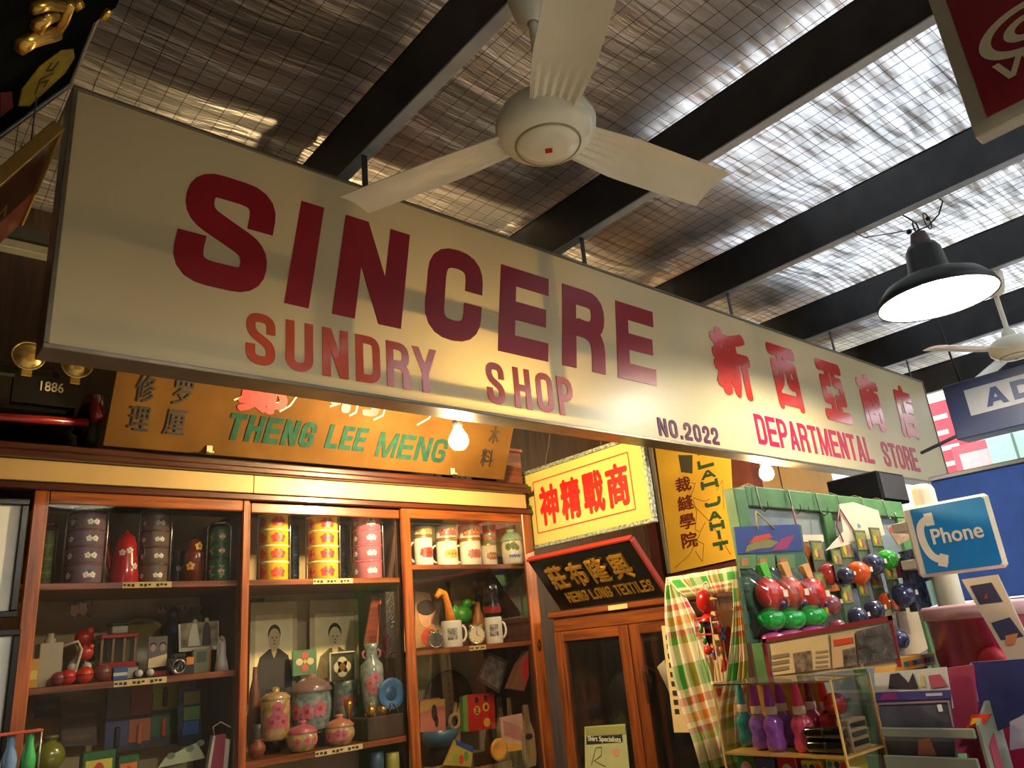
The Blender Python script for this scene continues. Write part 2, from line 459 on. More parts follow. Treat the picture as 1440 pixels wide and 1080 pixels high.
# ================================================================== the long shop sign
m_panel = bpy.data.materials.new('cream_acrylic_sheet'); m_panel.use_nodes = True
_n = m_panel.node_tree.nodes; _L = m_panel.node_tree.links; _p = _n['Principled BSDF']; _o = _n['Material Output']
_tc = _n.new('ShaderNodeTexCoord'); _nz = _n.new('ShaderNodeTexNoise'); _nz.inputs['Scale'].default_value = 1.6; _nz.inputs['Detail'].default_value = 6
_L.new(_tc.outputs['Object'], _nz.inputs[0])
_cr = _n.new('ShaderNodeValToRGB'); _cr.color_ramp.elements[0].color = (*hexc('cdbf94'), 1); _cr.color_ramp.elements[1].color = (*hexc('e4d8b4'), 1)
_L.new(_nz.outputs[0], _cr.inputs[0]); _L.new(_cr.outputs[0], _p.inputs['Base Color'])
_p.inputs['Roughness'].default_value = 0.34; _p.inputs['Specular IOR Level'].default_value = 0.25
_tl = _n.new('ShaderNodeBsdfTranslucent'); _L.new(_cr.outputs[0], _tl.inputs[0])
_mx = _n.new('ShaderNodeMixShader'); _mx.inputs[0].default_value = 0.32
_L.new(_p.outputs[0], _mx.inputs[1]); _L.new(_tl.outputs[0], _mx.inputs[2]); _L.new(_mx.outputs[0], _o.inputs[0])
m_red = M('deep_red_vinyl', '8f0f1c', 0.36, 0, .08, 5, .05, 18, spec=.35)
m_orange = M('orange_red_vinyl', 'c2441c', 0.2, 0, .08, 5, .05, 18, coat=.4)
m_scarlet = M('scarlet_vinyl', 'c8352a', 0.2, 0, .08, 5, .05, 18, coat=.4)
m_crim = M('crimson_vinyl', 'a81440', 0.4, 0, .08, 5, spec=.3)
m_plum = M('dark_plum_vinyl', '4a1038', 0.6, 0, .08, 5, spec=.2)
m_alu = M('dull_aluminium', '6f6656', 0.4, 0.6, .15, 10)
SX, SZ, YS = 0.32, 0.862, 2.2
sign = thing('shop_signboard', 'long cream acrylic shop signboard with big red lettering hung under the roof', 'signboard', (SX, YS, E0 + SZ))
LS, HS = 6.08, 0.855
B().box(0.012, LS - .012, 0, .004, .012, HS - .012).build('panel', m_panel, sign)
for nm, a in (('bottom_edge', (0, LS, -.006, .10, 0, .014)), ('top_edge', (0, LS, -.006, .40, HS - .014, HS)),
              ('end_edge', (0, .014, -.006, .10, .0145, HS - .0145)), ('end_edge', (LS - .014, LS, -.006, .10, .0145, HS - .0145))):
    B().cbox(*a, .002).build(nm, m_alu, sign)
fr = B()
fr.box(.02, LS - .02, .012, .05, .05, .095); fr.box(.02, LS - .02, .012, .05, .36, .40)
for x in (.90, 1.88, 2.75, 3.65, 4.7): fr.box(x, x + .05, .012, .05, .10, .35); fr.box(x, x + .05, .012, .05, .405, .83)
fr.build('back_frame', m_alu, sign)
for x in BEAM_X[1:6]: B().box(x - SX, x - SX + .024, .06, .066, HS - .01, ZB - E0 - SZ - .006).build('hanger_strap', m_beam, sign)
def sl(ch, x0, x1, z0, z1, s, mat, slant=0, sh=None):
    g = glyph(ch, x1 - x0, z1 - z0, s, .0025, slant)
    g.v = [(x + x0 - SX, y - .0005, z + z0 - SZ) for x, y, z in g.v]
    g.build('letter', mat, sign)
sz0, sz1, sln = 1.15, 1.565, .15
for ch, a, b_ in (('S', .618, .915), ('I', .993, 1.083), ('N', 1.170, 1.450), ('C', 1.548, 1.822), ('E', 1.917, 2.198), ('R', 2.284, 2.562), ('E', 2.648, 2.932)):
    sl(ch, a, b_, sz0, sz1, .088, m_red, sln)
for ch, a, b_ in (('S', .868, .965), ('U', 1.001, 1.098), ('N', 1.132, 1.229), ('D', 1.258, 1.356), ('R', 1.383, 1.479), ('Y', 1.494, 1.604),
                  ('S', 1.842, 1.935), ('H', 1.985, 2.077), ('O', 2.109, 2.205), ('P', 2.235, 2.326)):
    sl(ch, a, b_, .915, 1.092, .030, m_orange)
for ch, a, b_ in (('N', 2.893, 2.960), ('O', 2.978, 3.040), ('.', 3.058, 3.076), ('2', 3.094, 3.155), ('0', 3.172, 3.232), ('2', 3.250, 3.308), ('2', 3.324, 3.384)):
    sl(ch, a, b_, .892, .985, .019, m_plum)
for ch, a, b_ in (('新', 3.47, 3.84), ('西', 4.06, 4.38), ('亞', 4.63, 4.98), ('商', 5.18, 5.50), ('店', 5.74, 6.06)):
    font('character', ch, a - SX, b_ - SX, 1.185 - SZ, 1.61 - SZ, m_scarlet, sign, bold=.052)
x = 3.765
for ch in 'DEPARTMENTAL':
    w_ = .125 if ch == 'M' else .098
    sl(ch, x, x + w_, .938, 1.115, .028, m_crim); x += w_ + .0178
x = 5.32
for ch in 'STORE':
    sl(ch, x, x + .098, .935, 1.112, .028, m_crim); x += .098 + .0188

# ================================================================== ceiling fans
m_fan = M('ivory_enamel', 'd8d6c2', 0.28, 0, .05, 6, coat=.3)
m_fan2 = M('ivory_groove', '8f8a60', 0.4)
m_badge = C('b01828', .35)
def fan(loc, z_top, angles, R, label, hub=.145, rz=0):
    t = thing('ceiling_fan', label, 'ceiling fan', loc)
    k = hub / .145
    B().lathe([(.02 * k, .13 * k), (.09 * k, .125 * k), (.128 * k, .10 * k), (.145 * k, .06 * k), (.140 * k, .03 * k), (.122 * k, .008 * k), (.095 * k, -.004 * k)], 40).build('motor_housing', m_fan, t)
    B().lathe([(.096 * k, -.002 * k), (.093 * k, -.010 * k), (.089 * k, -.006 * k)], 40).build('trim_ring', m_fan2, t)
    cap = B().lathe([(.090 * k, -.006 * k), (.084 * k, -.014 * k), (.05 * k, -.022 * k), (0, -.025 * k)], 40).build('bottom_cap', m_fan, t)
    bd = B(); q = .014 * k
    bd.add([(q, 0, -.0262 * k), (0, q, -.0262 * k), (-q, 0, -.0262 * k), (0, -q, -.0262 * k)] + [(q, 0, -.022 * k), (0, q, -.022 * k), (-q, 0, -.022 * k), (0, -q, -.022 * k)],
           [(0, 1, 2, 3), (0, 4, 5, 1), (1, 5, 6, 2), (2, 6, 7, 3), (3, 7, 4, 0)])
    bd.build('badge', m_badge, cap)
    for a in angles:
        b = B(); ca, sa = math.cos(math.radians(a)), math.sin(math.radians(a))
        n = 16; prof = []
        for i in range(n + 1):                           # a pressed sheet blade, pitched and slightly drooping
            u = i / n; r = .105 * k + (R - .105 * k) * u
            wd = (.125 + .035 * min(1, u * 3)) * k
            prof.append((r, wd, .045 * k - .018 * u))
        nw = 12; vs = []
        for r, wd, z in prof:
            for j in range(nw + 1):
                s_ = j / nw - .5; c_ = s_ * wd
                zz = z - c_ * .17 - .010 * (2 * s_) ** 2
                ribs = max(0, 1 - (r - .105 * k) / (.16 * k)); zz += .004 * k * math.cos(j * PI) * ribs
                vs.append((r * ca - c_ * sa, r * sa + c_ * ca, zz))
        m_ = nw + 1; N = len(vs)
        vs += [(x, y, z + .003) for x, y, z in vs]
        fs = []
        for i in range(n):
            for j in range(nw):
                q_ = (i * m_ + j, i * m_ + j + 1, (i + 1) * m_ + j + 1, (i + 1) * m_ + j)
                fs += [q_, tuple(x + N for x in q_[::-1])]
        for i in range(n):
            for j in (0, nw): fs.append((i * m_ + j, (i + 1) * m_ + j, (i + 1) * m_ + j + N, i * m_ + j + N))
        for j in range(nw):
            for i in (0, n): fs.append((i * m_ + j, i * m_ + j + 1, i * m_ + j + 1 + N, i * m_ + j + N))
        b.add(vs, fs, 0, False)
        b.build('blade', m_fan, t)
    h = z_top - loc[2]
    B().lathe([(.045 * k, .12 * k), (.04 * k, .17 * k), (.014, .20 * k), (.014, h - .10)], 20).build('down_rod', m_fan, t)
    cp = B().lathe([(.018, h - .15), (.05, h - .13), (.068, h - .06), (.072, h)], 28).build('canopy', m_fan, t)
    bb = B()
    dirc = Vector((-loc[0], -loc[1])).normalized(); q = .016
    sd = Vector((-dirc.y, dirc.x))
    cz = h - .085
    pts = [(dirc * .068 + sd * q, cz), (dirc * .070, cz + q), (dirc * .068 - sd * q, cz), (dirc * .066, cz - q)]
    bb.quad([(p.x, p.y, z) for p, z in pts]); bb.build('badge', m_badge, cp)
    return t
fan((1.347, 1.25, E0 + 1.335), ZB - .006, (116, 236, -9), .655, 'ivory three-blade ceiling fan hanging in front of the long red-lettered sign')
p2 = AX(1428, 500, 5.17)
fan((5.17, p2.y, p2.z), ZB - .006, (160, 40, 280), .66, 'second ceiling fan, far right beyond the black pendant lamp', .13)

# ================================================================== pendant lamp
m_black = M('black_enamel', '0a0d0a', 0.4, 0, .2, 6, spec=.25)
m_white_in = M('white_enamel_inside', 'e8e4d4', 0.35, 0, .04, 6)
m_lamp = M('lit_lamp_bulb', 'ffe9c0', .4, emit=900.0, ecol=(1, .90, .74))
def pendant(LX, LY, lz, label):
    lp = thing('pendant_lamp', label, 'lamp', (LX, LY, lz))
    outer = [(.270, 0), (.272, .012), (.262, .04), (.225, .085), (.165, .115), (.105, .130), (.095, .150), (.082, .27), (.066, .30), (.05, .305)]
    B().lathe(outer, 48).build('shade', m_black, lp)
    B().lathe([(.269, .001), (.255, .035), (.220, .078), (.16, .107), (.0, .118)], 48).build('shade_lining', m_white_in, lp)
    B().lathe([(.275, -.004), (.276, .006), (.270, .008), (.268, -.003), (.275, -.004)], 48).build('rim', m_black, lp)
    B().lathe([(.0, .375), (.035, .372), (.042, .345), (.05, .30)], 20).build('neck_cap', C('3a1d18', .5), lp)
    gl = B().ball((0, 0, .062), (.06, .06, .055), 20).build('bulb', m_lamp, lp)
    hk = B().tube([(.035 * math.cos(a * .35), 0, .405 + .035 * math.sin(a * .35)) for a in range(18)], .004, 6, closed=True)
    hk.tube([(0, 0, .44), (-.01, .02, ZB - lz - .02), (-.02, .05, ZB - lz + .02)], .004, 6)
    hk.build('hook', C('15120f', .5, metal=.6), lp)
    wr = B().tube([(0, 0, .39), (.05, -.04, .41), (.10, -.09, .47), (.08, -.13, .52), (.04, -.12, .54)], .004, 6)
    wr.tube([(.0, .0, .40), (-.08, .09, .395), (-.16, .20, .40), (-.17, .25, .47)], .003, 6)
    wr.tube([(.03 + .045 * math.cos(a * .42), -.05, .43 + .045 * math.sin(a * .42)) for a in range(15)], .003, 6, closed=True)
    wr.ball((.05, -.05, .45), .012, 8); wr.ball((-.02, .03, .392), .014, 8)
    wr.build('cable', C('0e0c0c', .6), lp)
pendant(3.93, 1.18, AY(1312, 418, 1.18).z, 'black enamel industrial pendant lamp with a lit wide shade')
pendant(1.43, -.55, AY(1312, 418, 1.18).z, 'added fill lamp of the same black enamel kind, unseen behind the viewer')  # extra lamp added out of view to brighten the lower right

# ================================================================== bare bulbs behind the sign
m_bulb = M('glowing_filament_bulb', 'ffd9a0', .4, emit=1350.0, ecol=(1.0, .74, .38))
def bulb(u, v, Y, label, r=.042):
    p = AY(u, v, Y)
    t = thing('bare_bulb', label, 'light bulb', p)
    B().lathe([(0, -r), (r * .55, -r * .85), (r * .92, -r * .4), (r, 0), (r * .88, r * .5), (r * .55, r * 1.05), (r * .36, r * 1.5)], 20).build('glass_globe', m_bulb, t)
    B().lathe([(r * .40, r * 1.48), (r * .5, r * 1.6), (r * .5, r * 2.5), (.008, r * 2.8)], 16).build('socket', C('1a1714', .4), t)
    bx = min(BEAM_X, key=lambda q: abs(q - p.x)) + .02 - p.x
    qy = 2.74 - p.y
    B().tube([(0, 0, r * 2.7), (0, qy * .3, .20), (0, qy, .40), (bx * .3, qy, ZB - p.z - .3), (bx, qy, ZB - p.z - .008)], .004, 6).build('cord', C('c8c0b0', .5), t)
bulb(645, 620, 2.52, 'glowing bare bulb in front of the yellow painted board')
bulb(1078, 666, 2.36, 'glowing bare bulb above the green rack, under the long sign')

# ================================================================== display cabinet along the back
YC = 3.2
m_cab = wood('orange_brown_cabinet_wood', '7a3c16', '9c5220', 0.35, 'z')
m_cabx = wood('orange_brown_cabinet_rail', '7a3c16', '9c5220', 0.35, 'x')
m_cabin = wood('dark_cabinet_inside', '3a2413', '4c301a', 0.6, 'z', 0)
m_beige = M('cream_laminate', 'b39560', 0.45, 0, .06, 4)
m_dark_trim = wood('dark_cornice_wood', '3a1810', '502214', 0.35, 'x')
m_glass = glass('cabinet_glass', haze=.003, refl=.7)
cb = thing('display_cabinet', 'tall glazed wooden display cabinet full of old household goods', 'cabinet', (1.7, YC + .25, 0))
def cpart(name, b, mat, parent=cb):
    b.v = [(x - 1.7, y - YC - .25, z) for x, y, z in b.v]
    return b.build(name, mat, parent)
z_ = lambda a: E0 + a
cpart('back_panel', B().box(-.62, 2.93, 3.70, 3.73, .1, z_(.72)), M('cabinet_back_lining', 'b49e6e', .7, 0, .15, 3))
cpart('left_panel', B().box(-.62, .435, YC + .03, 3.69, .1, z_(.66)), m_cab)
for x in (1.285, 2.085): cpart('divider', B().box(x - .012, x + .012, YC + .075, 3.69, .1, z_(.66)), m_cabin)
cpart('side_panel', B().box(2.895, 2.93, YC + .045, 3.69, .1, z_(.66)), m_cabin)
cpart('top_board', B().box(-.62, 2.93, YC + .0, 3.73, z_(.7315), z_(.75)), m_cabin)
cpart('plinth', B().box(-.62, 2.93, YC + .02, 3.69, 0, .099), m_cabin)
cpart('cream_fascia', B().cbox(-.62, 1.305, YC - .02, YC + .0, z_(.728), z_(.806), .002), m_beige)
cpart('cream_fascia', B().cbox(1.3065, 2.88, YC - .02, YC + .0, z_(.728), z_(.806), .002), m_beige)
cpart('cornice', B().cbox(-.62, 2.90, YC - .055, YC + .46, z_(.807), z_(.835), .006).cbox(-.62, 2.90, YC - .035, YC + .46, z_(.835), z_(.865), .006), m_dark_trim)
cpart('head_rail', B().cbox(-.62, 2.93, YC - .008, YC + .04, z_(.700), z_(.7275), .004), m_dark_trim)
def door(x0, x1, y, sl_, sr, gz0=.25, top=.699):
    d = B()
    d.cbox(x0, x0 + sl_, y, y + .022, gz0, z_(top), .004); d.cbox(x1 - sr, x1, y, y + .022, gz0, z_(top), .004)
    o = cpart('door', d, m_cab)
    for za, zb in ((z_(.652), z_(top)), (gz0, gz0 + .08)):
        r = B().cbox(x0 + sl_, x1 - sr, y + .001, y + .021, za, zb, .004)
        r.v = [(a - 1.7, b_ - YC - .25, c_) for a, b_, c_ in r.v]; r.build('rail', m_cabx, o)
    g = B().box(x0 + sl_ - .005, x1 - sr + .005, y + .009, y + .013, gz0 + .07, z_(.66))
    g.v = [(a - 1.7, b_ - YC - .25, c_) for a, b_, c_ in g.v]
    g.build('pane', m_glass, o)
    return o
door(.495, 1.30, YC, .05, .03)
door(1.27, 2.115, YC + .026, .045, .03)
d3 = door(2.065, 2.925, YC, .05, .07)
kh = B().lathe([(.006, -.004), (.012, -.004), (.012, .0), (.006, 0), (.006, -.004)], 12, (2.89 - 1.7, -.25, z_(.0)), 'y', sx=1, sy=2.6)
kh.build('keyhole_plate', C('3a2a18', .4, metal=.5), d3)
SH = {}
def shelf(x0, x1, top, th=.024):
    b = B().cbox(x0, x1, YC + .05, 3.69, z_(top - th), z_(top), .002)
    return cpart('shelf', b, m_cabx)
shelf(.44, 1.272, .370); shelf(1.298, 2.072, .370); shelf(2.098, 2.894, .430)
shelf(.44, 1.272, .016); shelf(2.098, 2.894, .026); shelf(1.298, 2.072, -.335)
shelf(.44, 1.272, -.50); shelf(2.098, 2.894, -.60)
shelf(1.298, 2.072, -.70)
S1, S1c, S2, S2c, S3 = z_(.3702), z_(.4302), z_(.0162), z_(.0262), z_(-.3348)
S4, S4c = z_(-.4998), z_(-.5998)
m_paper = M('old_label_paper', 'd2b87a', .7, 0, .1, 20)
m_ink = C('3a2c1c', .8)
def slabel(u0, u1, v, Y, zc, parent=cb):
    a, c_ = AY(u0, v, Y).x, AY(u1, v, Y).x
    o = cpart('shelf_label', B().box(a, c_, Y - .002, Y, zc - .011, zc + .011), m_paper, parent)
    t = B(); n = 12; w_ = (c_ - a) / n
    for i in range(n):
        if i % 4 != 3: t.box(a + w_ * (i + .15), a + w_ * (i + .85), Y - .003, Y - .002, zc - .003 - .002 * (i % 3), zc + .004)
    t.v = [(p - 1.7, q - YC - .25, r) for p, q, r in t.v]; t.build('print', m_ink, o)['kind'] = 'stuff'
slabel(172, 241, 824, YC + .05, z_(.358)); slabel(160, 234, 960, YC + .05, z_(.004)); slabel(440, 496, 816, YC + .05, z_(.358))
slabel(443, 510, 1055, YC + .05, z_(-.347)); slabel(660, 683, 911, YC + .05, z_(.014))

# ------------------------------------------------------------------ makers of the goods
def fit(u0, u1, v, Y, zb=None):
    """centre x and radius of something round seen between u0 and u1 at row v, standing at depth Y"""
    a, b_ = AY(u0, v, Y).x, AY(u1, v, Y).x
    xc = (a + b_) / 2
    return xc, (b_ - a) / 2 * Y / math.hypot(xc, Y)
def topz(u, v, Y): return AY(u, v, Y).z
def wrap(b, R, a, z, size, n=5, mi=0, pet=.42):
    """a printed blossom wrapped on a round wall, a is the heading of its middle"""
    for k in range(n + 1):
        if k < n: dx, dz, s_ = size * .62 * math.cos(2 * PI * k / n + .3), size * .62 * math.sin(2 * PI * k / n + .3), size * pet
        else: dx = dz = 0; s_ = size * .3
        pts = []
        for j in range(8):
            aa = a + (dx + s_ * math.cos(j * PI / 4)) / R; zz = z + dz + s_ * math.sin(j * PI / 4)
            rr = R + .0012 + (.0004 if k == n else 0)
            pts.append((rr * math.cos(aa), rr * math.sin(aa), zz))
        b.quad(pts, mi if k < n else mi + 1)
def view_a(x, y, off=0.0): return math.atan2(-y, -x) + off      # heading from a thing towards the viewer
def tiffin(u0, u1, vt, zs, Y, label, body, rim, fl, tiers=4, base=1.25, lid=None, handle=True, fs=.19, group='stacked enamel food carriers'):
    xc, R = fit(u0, u1, (vt + 815) / 2, Y)
    H = topz((u0 + u1) / 2, vt, Y) - zs
    t = thing('tiffin_carrier', label, 'food carrier', (xc, Y, zs), group=group)
    hs = [base] + [1] * (tiers - 1); tot = sum(hs); z = 0
    mb, mr = C(body, .22, .08, .6), C(rim, .25, .06, .5)
    mf, mc = C(fl[0], .4), C(fl[1], .4)
    for i, q in enumerate(hs):
        h = H * q / tot
        o = B().lathe([(R * .9, z), (R * .97, z + .004), (R * .97, z + h * .86), (R, z + h * .90), (R, z + h - .001), (R * .9, z + h - .0005)], 28).build('tier', mb, t)
        B().lathe([(R * 1.0, z + h * .885), (R * 1.025, z + h * .92), (R * 1.025, z + h * .97), (R * 1.0, z + h)], 28).build('rim', mr, o)
        fb = B(); va = view_a(xc, Y)
        for off in (.5, .16, -.9):
            wrap(fb, R * .972, va + off, z + h * .43, min(h * fs, R * fs))
        for off in (.33, -.7):
            for s_ in (-1, 1): wrap(fb, R * .972, va + off, z + h * (.43 + .16 * s_), h * .12, 3, 2)
        g = fb.build('flower_print', [mf, mc, C(fl[2], .4), C(fl[2], .4)], o)
        z += h
    ld = B().lathe([(R * 1.0, z), (R * .96, z + .006), (R * .5, z + .014), (.0, z + .016)], 28).build('lid', mb if lid is None else C(lid, .25, coat=.5), t)
    if handle:
        hb = B(); va = view_a(xc, Y) + PI / 2
        for s_ in (0, PI):
            cx, cy = math.cos(va + s_) * (R + .006), math.sin(va + s_) * (R + .006)
            hb.tube([(cx, cy, .01), (cx, cy, z + .01), (cx * .6, cy * .6, z + .03)], .0035, 6)
        hb.tube([(math.cos(va) * R * .62 * (1 - 2 * k / 8), math.sin(va) * R * .62 * (1 - 2 * k / 8), z + .03) for k in range(9)], .005, 6)
        hb.build('carry_handle', C('b8b4a8', .25, metal=.8), t)
    return t
def turned(name, prof, u0, u1, v, vt, zs, Y, label, cat, mat, group=None, seg=28, parts=None, sx=1, sy=1):
    """a vessel turned from a profile of (radius, height) fractions"""
    xc, R = fit(u0, u1, v, Y); H = topz((u0 + u1) / 2, vt, Y) - zs
    t = thing(name, label, cat, (xc, Y, zs), group=group)
    B().lathe([(r * R, z * H) for r, z in prof], seg, sx=sx, sy=sy).build('body', mat, t)
    for nm, pr, mt in (parts or []):
        B().lathe([(r * R, z * H) for r, z in pr], seg, sx=sx, sy=sy).build(nm, mt, t)
    return t, R, H
def prints(t, R, spots, cols, size, name='flower_print', x=None, y=None):
    b = B(); va = view_a(t.location.x, t.location.y)
    for off, z, k in spots: wrap(b, R * k, va + off, z, size)
    return b.build(name, cols, t)
def card(name, pts, Y, label, cat, mat, th=.006, tilt=0.0, group=None, border=None):
    """a flat thing such as a print or packet, given by its corner pixels at depth Y; leans back by tilt"""
    P = [AY(u, v, Y) for u, v in pts]
    x0 = min(p.x for p in P); zb = min(p.z for p in P); cx = sum(p.x for p in P) / len(P)
    t = thing(name, label, cat, (cx, Y, zb), (-tilt, 0, 0), group)
    poly = [(p.x - cx, p.z - zb) for p in P]
    B().prism(poly, 0, th).build('sheet', mat, t)
    return t, poly
def rect_on(t, nm, x0, x1, z0, z1, mat, y=0.0, d=.0012):
    return B().box(x0, x1, y - d, y - .0002, z0, z1).build(nm, mat, t)

# ================================================================== bay 1, upper shelf
def mug_handle(b, R, z0, z1, side, r=.005, out=.6):
    pts = []
    for k in range(9):
        a = PI * k / 8
        rad = R * .96 + R * out * math.sin(a)
        pts.append((rad * math.cos(side), rad * math.sin(side), z0 + (z1 - z0) * (1 - math.cos(a)) / 2))
    b.tube(pts, r, 7)
tiffin(58, 76, 747, S1, 3.48, 'narrow pale green food carrier with red roses beside the cabinet post', '8fae5e', 'a8c088', ('b83a22', 'e8c070', '4a6a28'), lid='b03028')
tiffin(93, 147, 724, S1, 3.36, 'grey-mauve enamel food carrier with white blossoms, leftmost of the tall ones', '8a7480', '7a4a58', ('f0e6e0', 'e0a840', '2c6a60'), lid='4a2030')
t, R, H = turned('coffee_pot', [(0, 0), (.95, 0), (1, .04), (.93, .3), (.80, .60), (.72, .82), (.60, .90)], 154, 197, 790, 752, S1, 3.38,
    'bright red enamel coffee pot with painted flowers and a long spout', 'coffee pot', C('b81418', .2, .08, .6),
    parts=[('lid', [(.62, .90), (.58, .95), (.34, 1.0), (.1, 1.03), (.1, 1.08), (0, 1.09)], C('a81014', .2, .08, .6))])
prints(t, R, [(-.25, H * .62, .83), (.35, H * .66, .80), (.75, H * .35, .95)], [C('e8d8d0', .4), C('d8a830', .4)], .013)
sp = B(); va = view_a(t.location.x, t.location.y) - PI / 2 - .2
sp.tube([(math.cos(va) * R * k, math.sin(va) * R * k, H * z) for k, z in ((.8, .3), (1.05, .45), (1.25, .72), (1.42, .92))], [.014, .012, .009, .007], 8)
sp.build('spout', C('a81014', .2, .08, .6), t)
hb = B(); mug_handle(hb, R * .85, H * .3, H * .85, va + PI, .004, .55); hb.build('handle', C('2a0d10', .3), t)
tiffin(197, 238, 725, S1, 3.40, 'taupe enamel food carrier with white flower sprays right of the red coffee pot', '7d6c60', '5c3c38', ('efe8dc', 'd8a060', '5c6a58'))
t, R, H = turned('enamel_flask', [(0, 0), (1, 0), (1, .62), (.92, .68), (.78, .70), (.78, .90), (.5, .95), (.12, .97), (.12, 1.0), (0, 1.0)], 257, 288, 790, 755, S1, 3.38,
    'brown enamel flask with a yellow flower and domed lid', 'flask', C('6e2c12', .22, .1, .6))
prints(t, R, [(-.3, H * .36, 1.0), (.6, H * .78, .78)], [C('e8c050', .4), C('d03a20', .4)], .018)
t, R, H = turned('enamel_jug', [(0, 0), (1, 0), (1.02, .1), (.95, .6), (.8, .85), (.9, 1.0)], 240, 262, 790, 776, S1, 3.46,
    'dark blue enamel jug with a small pink flower beside the brown flask', 'jug', C('1d1c2e', .2, .1, .6))
prints(t, R, [(.1, H * .5, .99)], [C('d8b0b8', .4), C('d89050', .4)], .012)
hb = B(); mug_handle(hb, R, H * .2, H * .9, view_a(t.location.x, t.location.y) + PI / 2, .004); hb.build('handle', C('1d1c2e', .2, .1, .6), t)
tiffin(293, 322, 745, S1, 3.33, 'bottle green enamel food carrier with pink roses at the right end of its shelf', '1f5c32', '17422a', ('d89080', 'e8c8a0', '78a050'), tiers=3, base=1.7)

# ================================================================== bay 2, upper shelf
tiffin(364, 406, 724, S1, 3.38, 'yellow food carrier with big red poppies behind the middle cabinet door', 'd8b428', 'e8d090', ('d0301c', 'c85020', 'e06a30'), fs=.34)
tiffin(432, 476, 727, S1, 3.36, 'orange and yellow food carrier with violet-centred flowers', 'e0b23c', 'ecd8a0', ('d83a1c', '4a3a90', 'e89030'), fs=.32)
tiffin(495, 537, 726, S1, 3.36, 'plain rose pink enamel food carrier with small white blossoms', 'b06a78', '9c5868', ('e8d8c8', 'c8a858', '5a6a88'))
for u0, u1, vt, lb in ((405, 421, 743, 'slim teal enamel carrier between the yellow and orange ones'), (475, 489, 741, 'slim teal enamel carrier between the orange and pink ones')):
    tiffin(u0, u1, vt, S1, 3.52, lb, '2f5f6c', '264c58', ('8ab0b8', 'c8d0c0', '3a7080'), tiers=3, handle=False, group='slim teal carriers')
t, poly = card('carved_plaque', [(546, 812), (552, 812), (561, 737), (556, 735)], 3.29, 'narrow dark plaque leaning at the right end of the pink carrier', 'plaque', C('3a2418', .4), .02)
B().box(.004, .008, -.004, .0, .01, .24).build('gilt_edge', C('b08a48', .35, metal=.6), t)

# ================================================================== bay 3, upper shelf: mugs with bowls
m_china = M('cream_china', 'e6dcc4', .22, 0, .04, 8, coat=.5)
PRN = [[C('b83828', .4), C('6a3a20', .4)], [C('b8963c', .4), C('5a7038', .4)], [C('b84a3a', .4), C('705a88', .4)], [C('a0522c', .4), C('c89a48', .4)]]
def mugstack(u0, u1, vt, vm, label, k, bowl=True):
    Y = 3.36; xc, R = fit(u0, u1, 775, Y); uc = (u0 + u1) / 2
    h = topz(uc, vm, Y) - S1c; H = topz(uc, vt, Y) - S1c
    t = thing('china_mug', label + ', mug', 'mug', (xc, Y, S1c), group='old mugs and bowls on the top shelf')
    B().lathe([(0, 0), (R * .93, 0), (R * .97, .004), (R * .97, h - .002), (R * .92, h - .0015)], 28).build('body', m_china, t)
    hb = B(); mug_handle(hb, R, h * .2, h * .85, view_a(xc, Y) - PI / 2 - .1, .0055, .5); hb.build('handle', m_china, t)
    pb = B(); va = view_a(xc, Y)
    for o_ in (.15, .5, .85): wrap(pb, R * .972, va + o_, h * .45, h * .17, 6)
    pb.build('picture_print', PRN[k], t)
    B().lathe([(R * .975, h * .985), (R * .985, h * .955), (R * .975, h * .93)], 28).build('gold_line', C('b89048', .3, metal=.7), t)
    if k == 3: return t
    t2 = thing('china_bowl', label + ', bowl on top', 'bowl', (xc, Y, S1c + h), group='old mugs and bowls on the top shelf')
    q = H - h
    B().lathe([(0, 0), (R * .9, 0), (R * .99, .004), (R, q * .8), (R * 1.03, q * .85), (R * 1.0, q), (R * .85, q * .96), (0, q)], 28).build('body', m_china, t2)
    pb = B()
    for o_ in (-.35, .05, .45, .85): wrap(pb, R * 1.0, va + o_, q * .45, q * .25, 5)
    pb.build('flower_print', PRN[(k + 1) % 4], t2)
    B().lathe([(R * 1.0, 0.002), (R * 1.015, .006), (R * 1.0, .010)], 28).build('gold_line', C('b89048', .3, metal=.7), t2)
mugstack(582, 609, 741, 755, 'leftmost cream china set with a red floral band', 0)
mugstack(613, 644, 740, 760, 'second cream china set with a yellow band', 1)
mugstack(646, 677, 740, 760, 'third cream china set with red and violet flowers', 2)
mugstack(676, 699, 766, 766, 'cream china piece under a rose-printed glass', 3)
Y = 3.36; xc, R = fit(678, 698, 750, Y); h0 = S1c + (topz(687, 766, Y) - S1c)
t = thing('printed_tumbler', 'glass tumbler with orange roses standing on a cream mug', 'tumbler', (xc, Y, h0 + .0005))
hh = topz(687, 740, Y) - h0
B().lathe([(0, 0), (R * .9, 0), (R, hh), (R * .95, hh), (R * .86, .005)], 24).build('body', C('9aa08c', .15, coat=.6), t)
pb = B()
for o_ in (-.5, .1, .7):
    for zz in (.3, .68): wrap(pb, R * .99, view_a(xc, Y) + o_, hh * zz, .011, 5)
pb.build('rose_print', [C('c84a28', .4), C('e0a050', .4)], t)
t, R, H = turned('ginger_jar', [(0, 0), (.86, 0), (.95, .06), (1.0, .25), (.98, .55), (.90, .66), (.90, .68)], 705, 736, 775, 745, S1c, 3.28,
    'cream china jar with palm tree picture and mint green lid', 'jar', m_china,
    parts=[('lid', [(1.0, .67), (.98, .72), (.8, .84), (.55, .90), (.3, .92), (.42, .97), (.38, 1.0), (0, 1.0)], C('8fb898', .25, coat=.5)), ('rim_line', [(.99, .655), (1.0, .665), (.99, .675)], C('4a7060', .3))])
pb = B(); va = view_a(t.location.x, t.location.y)
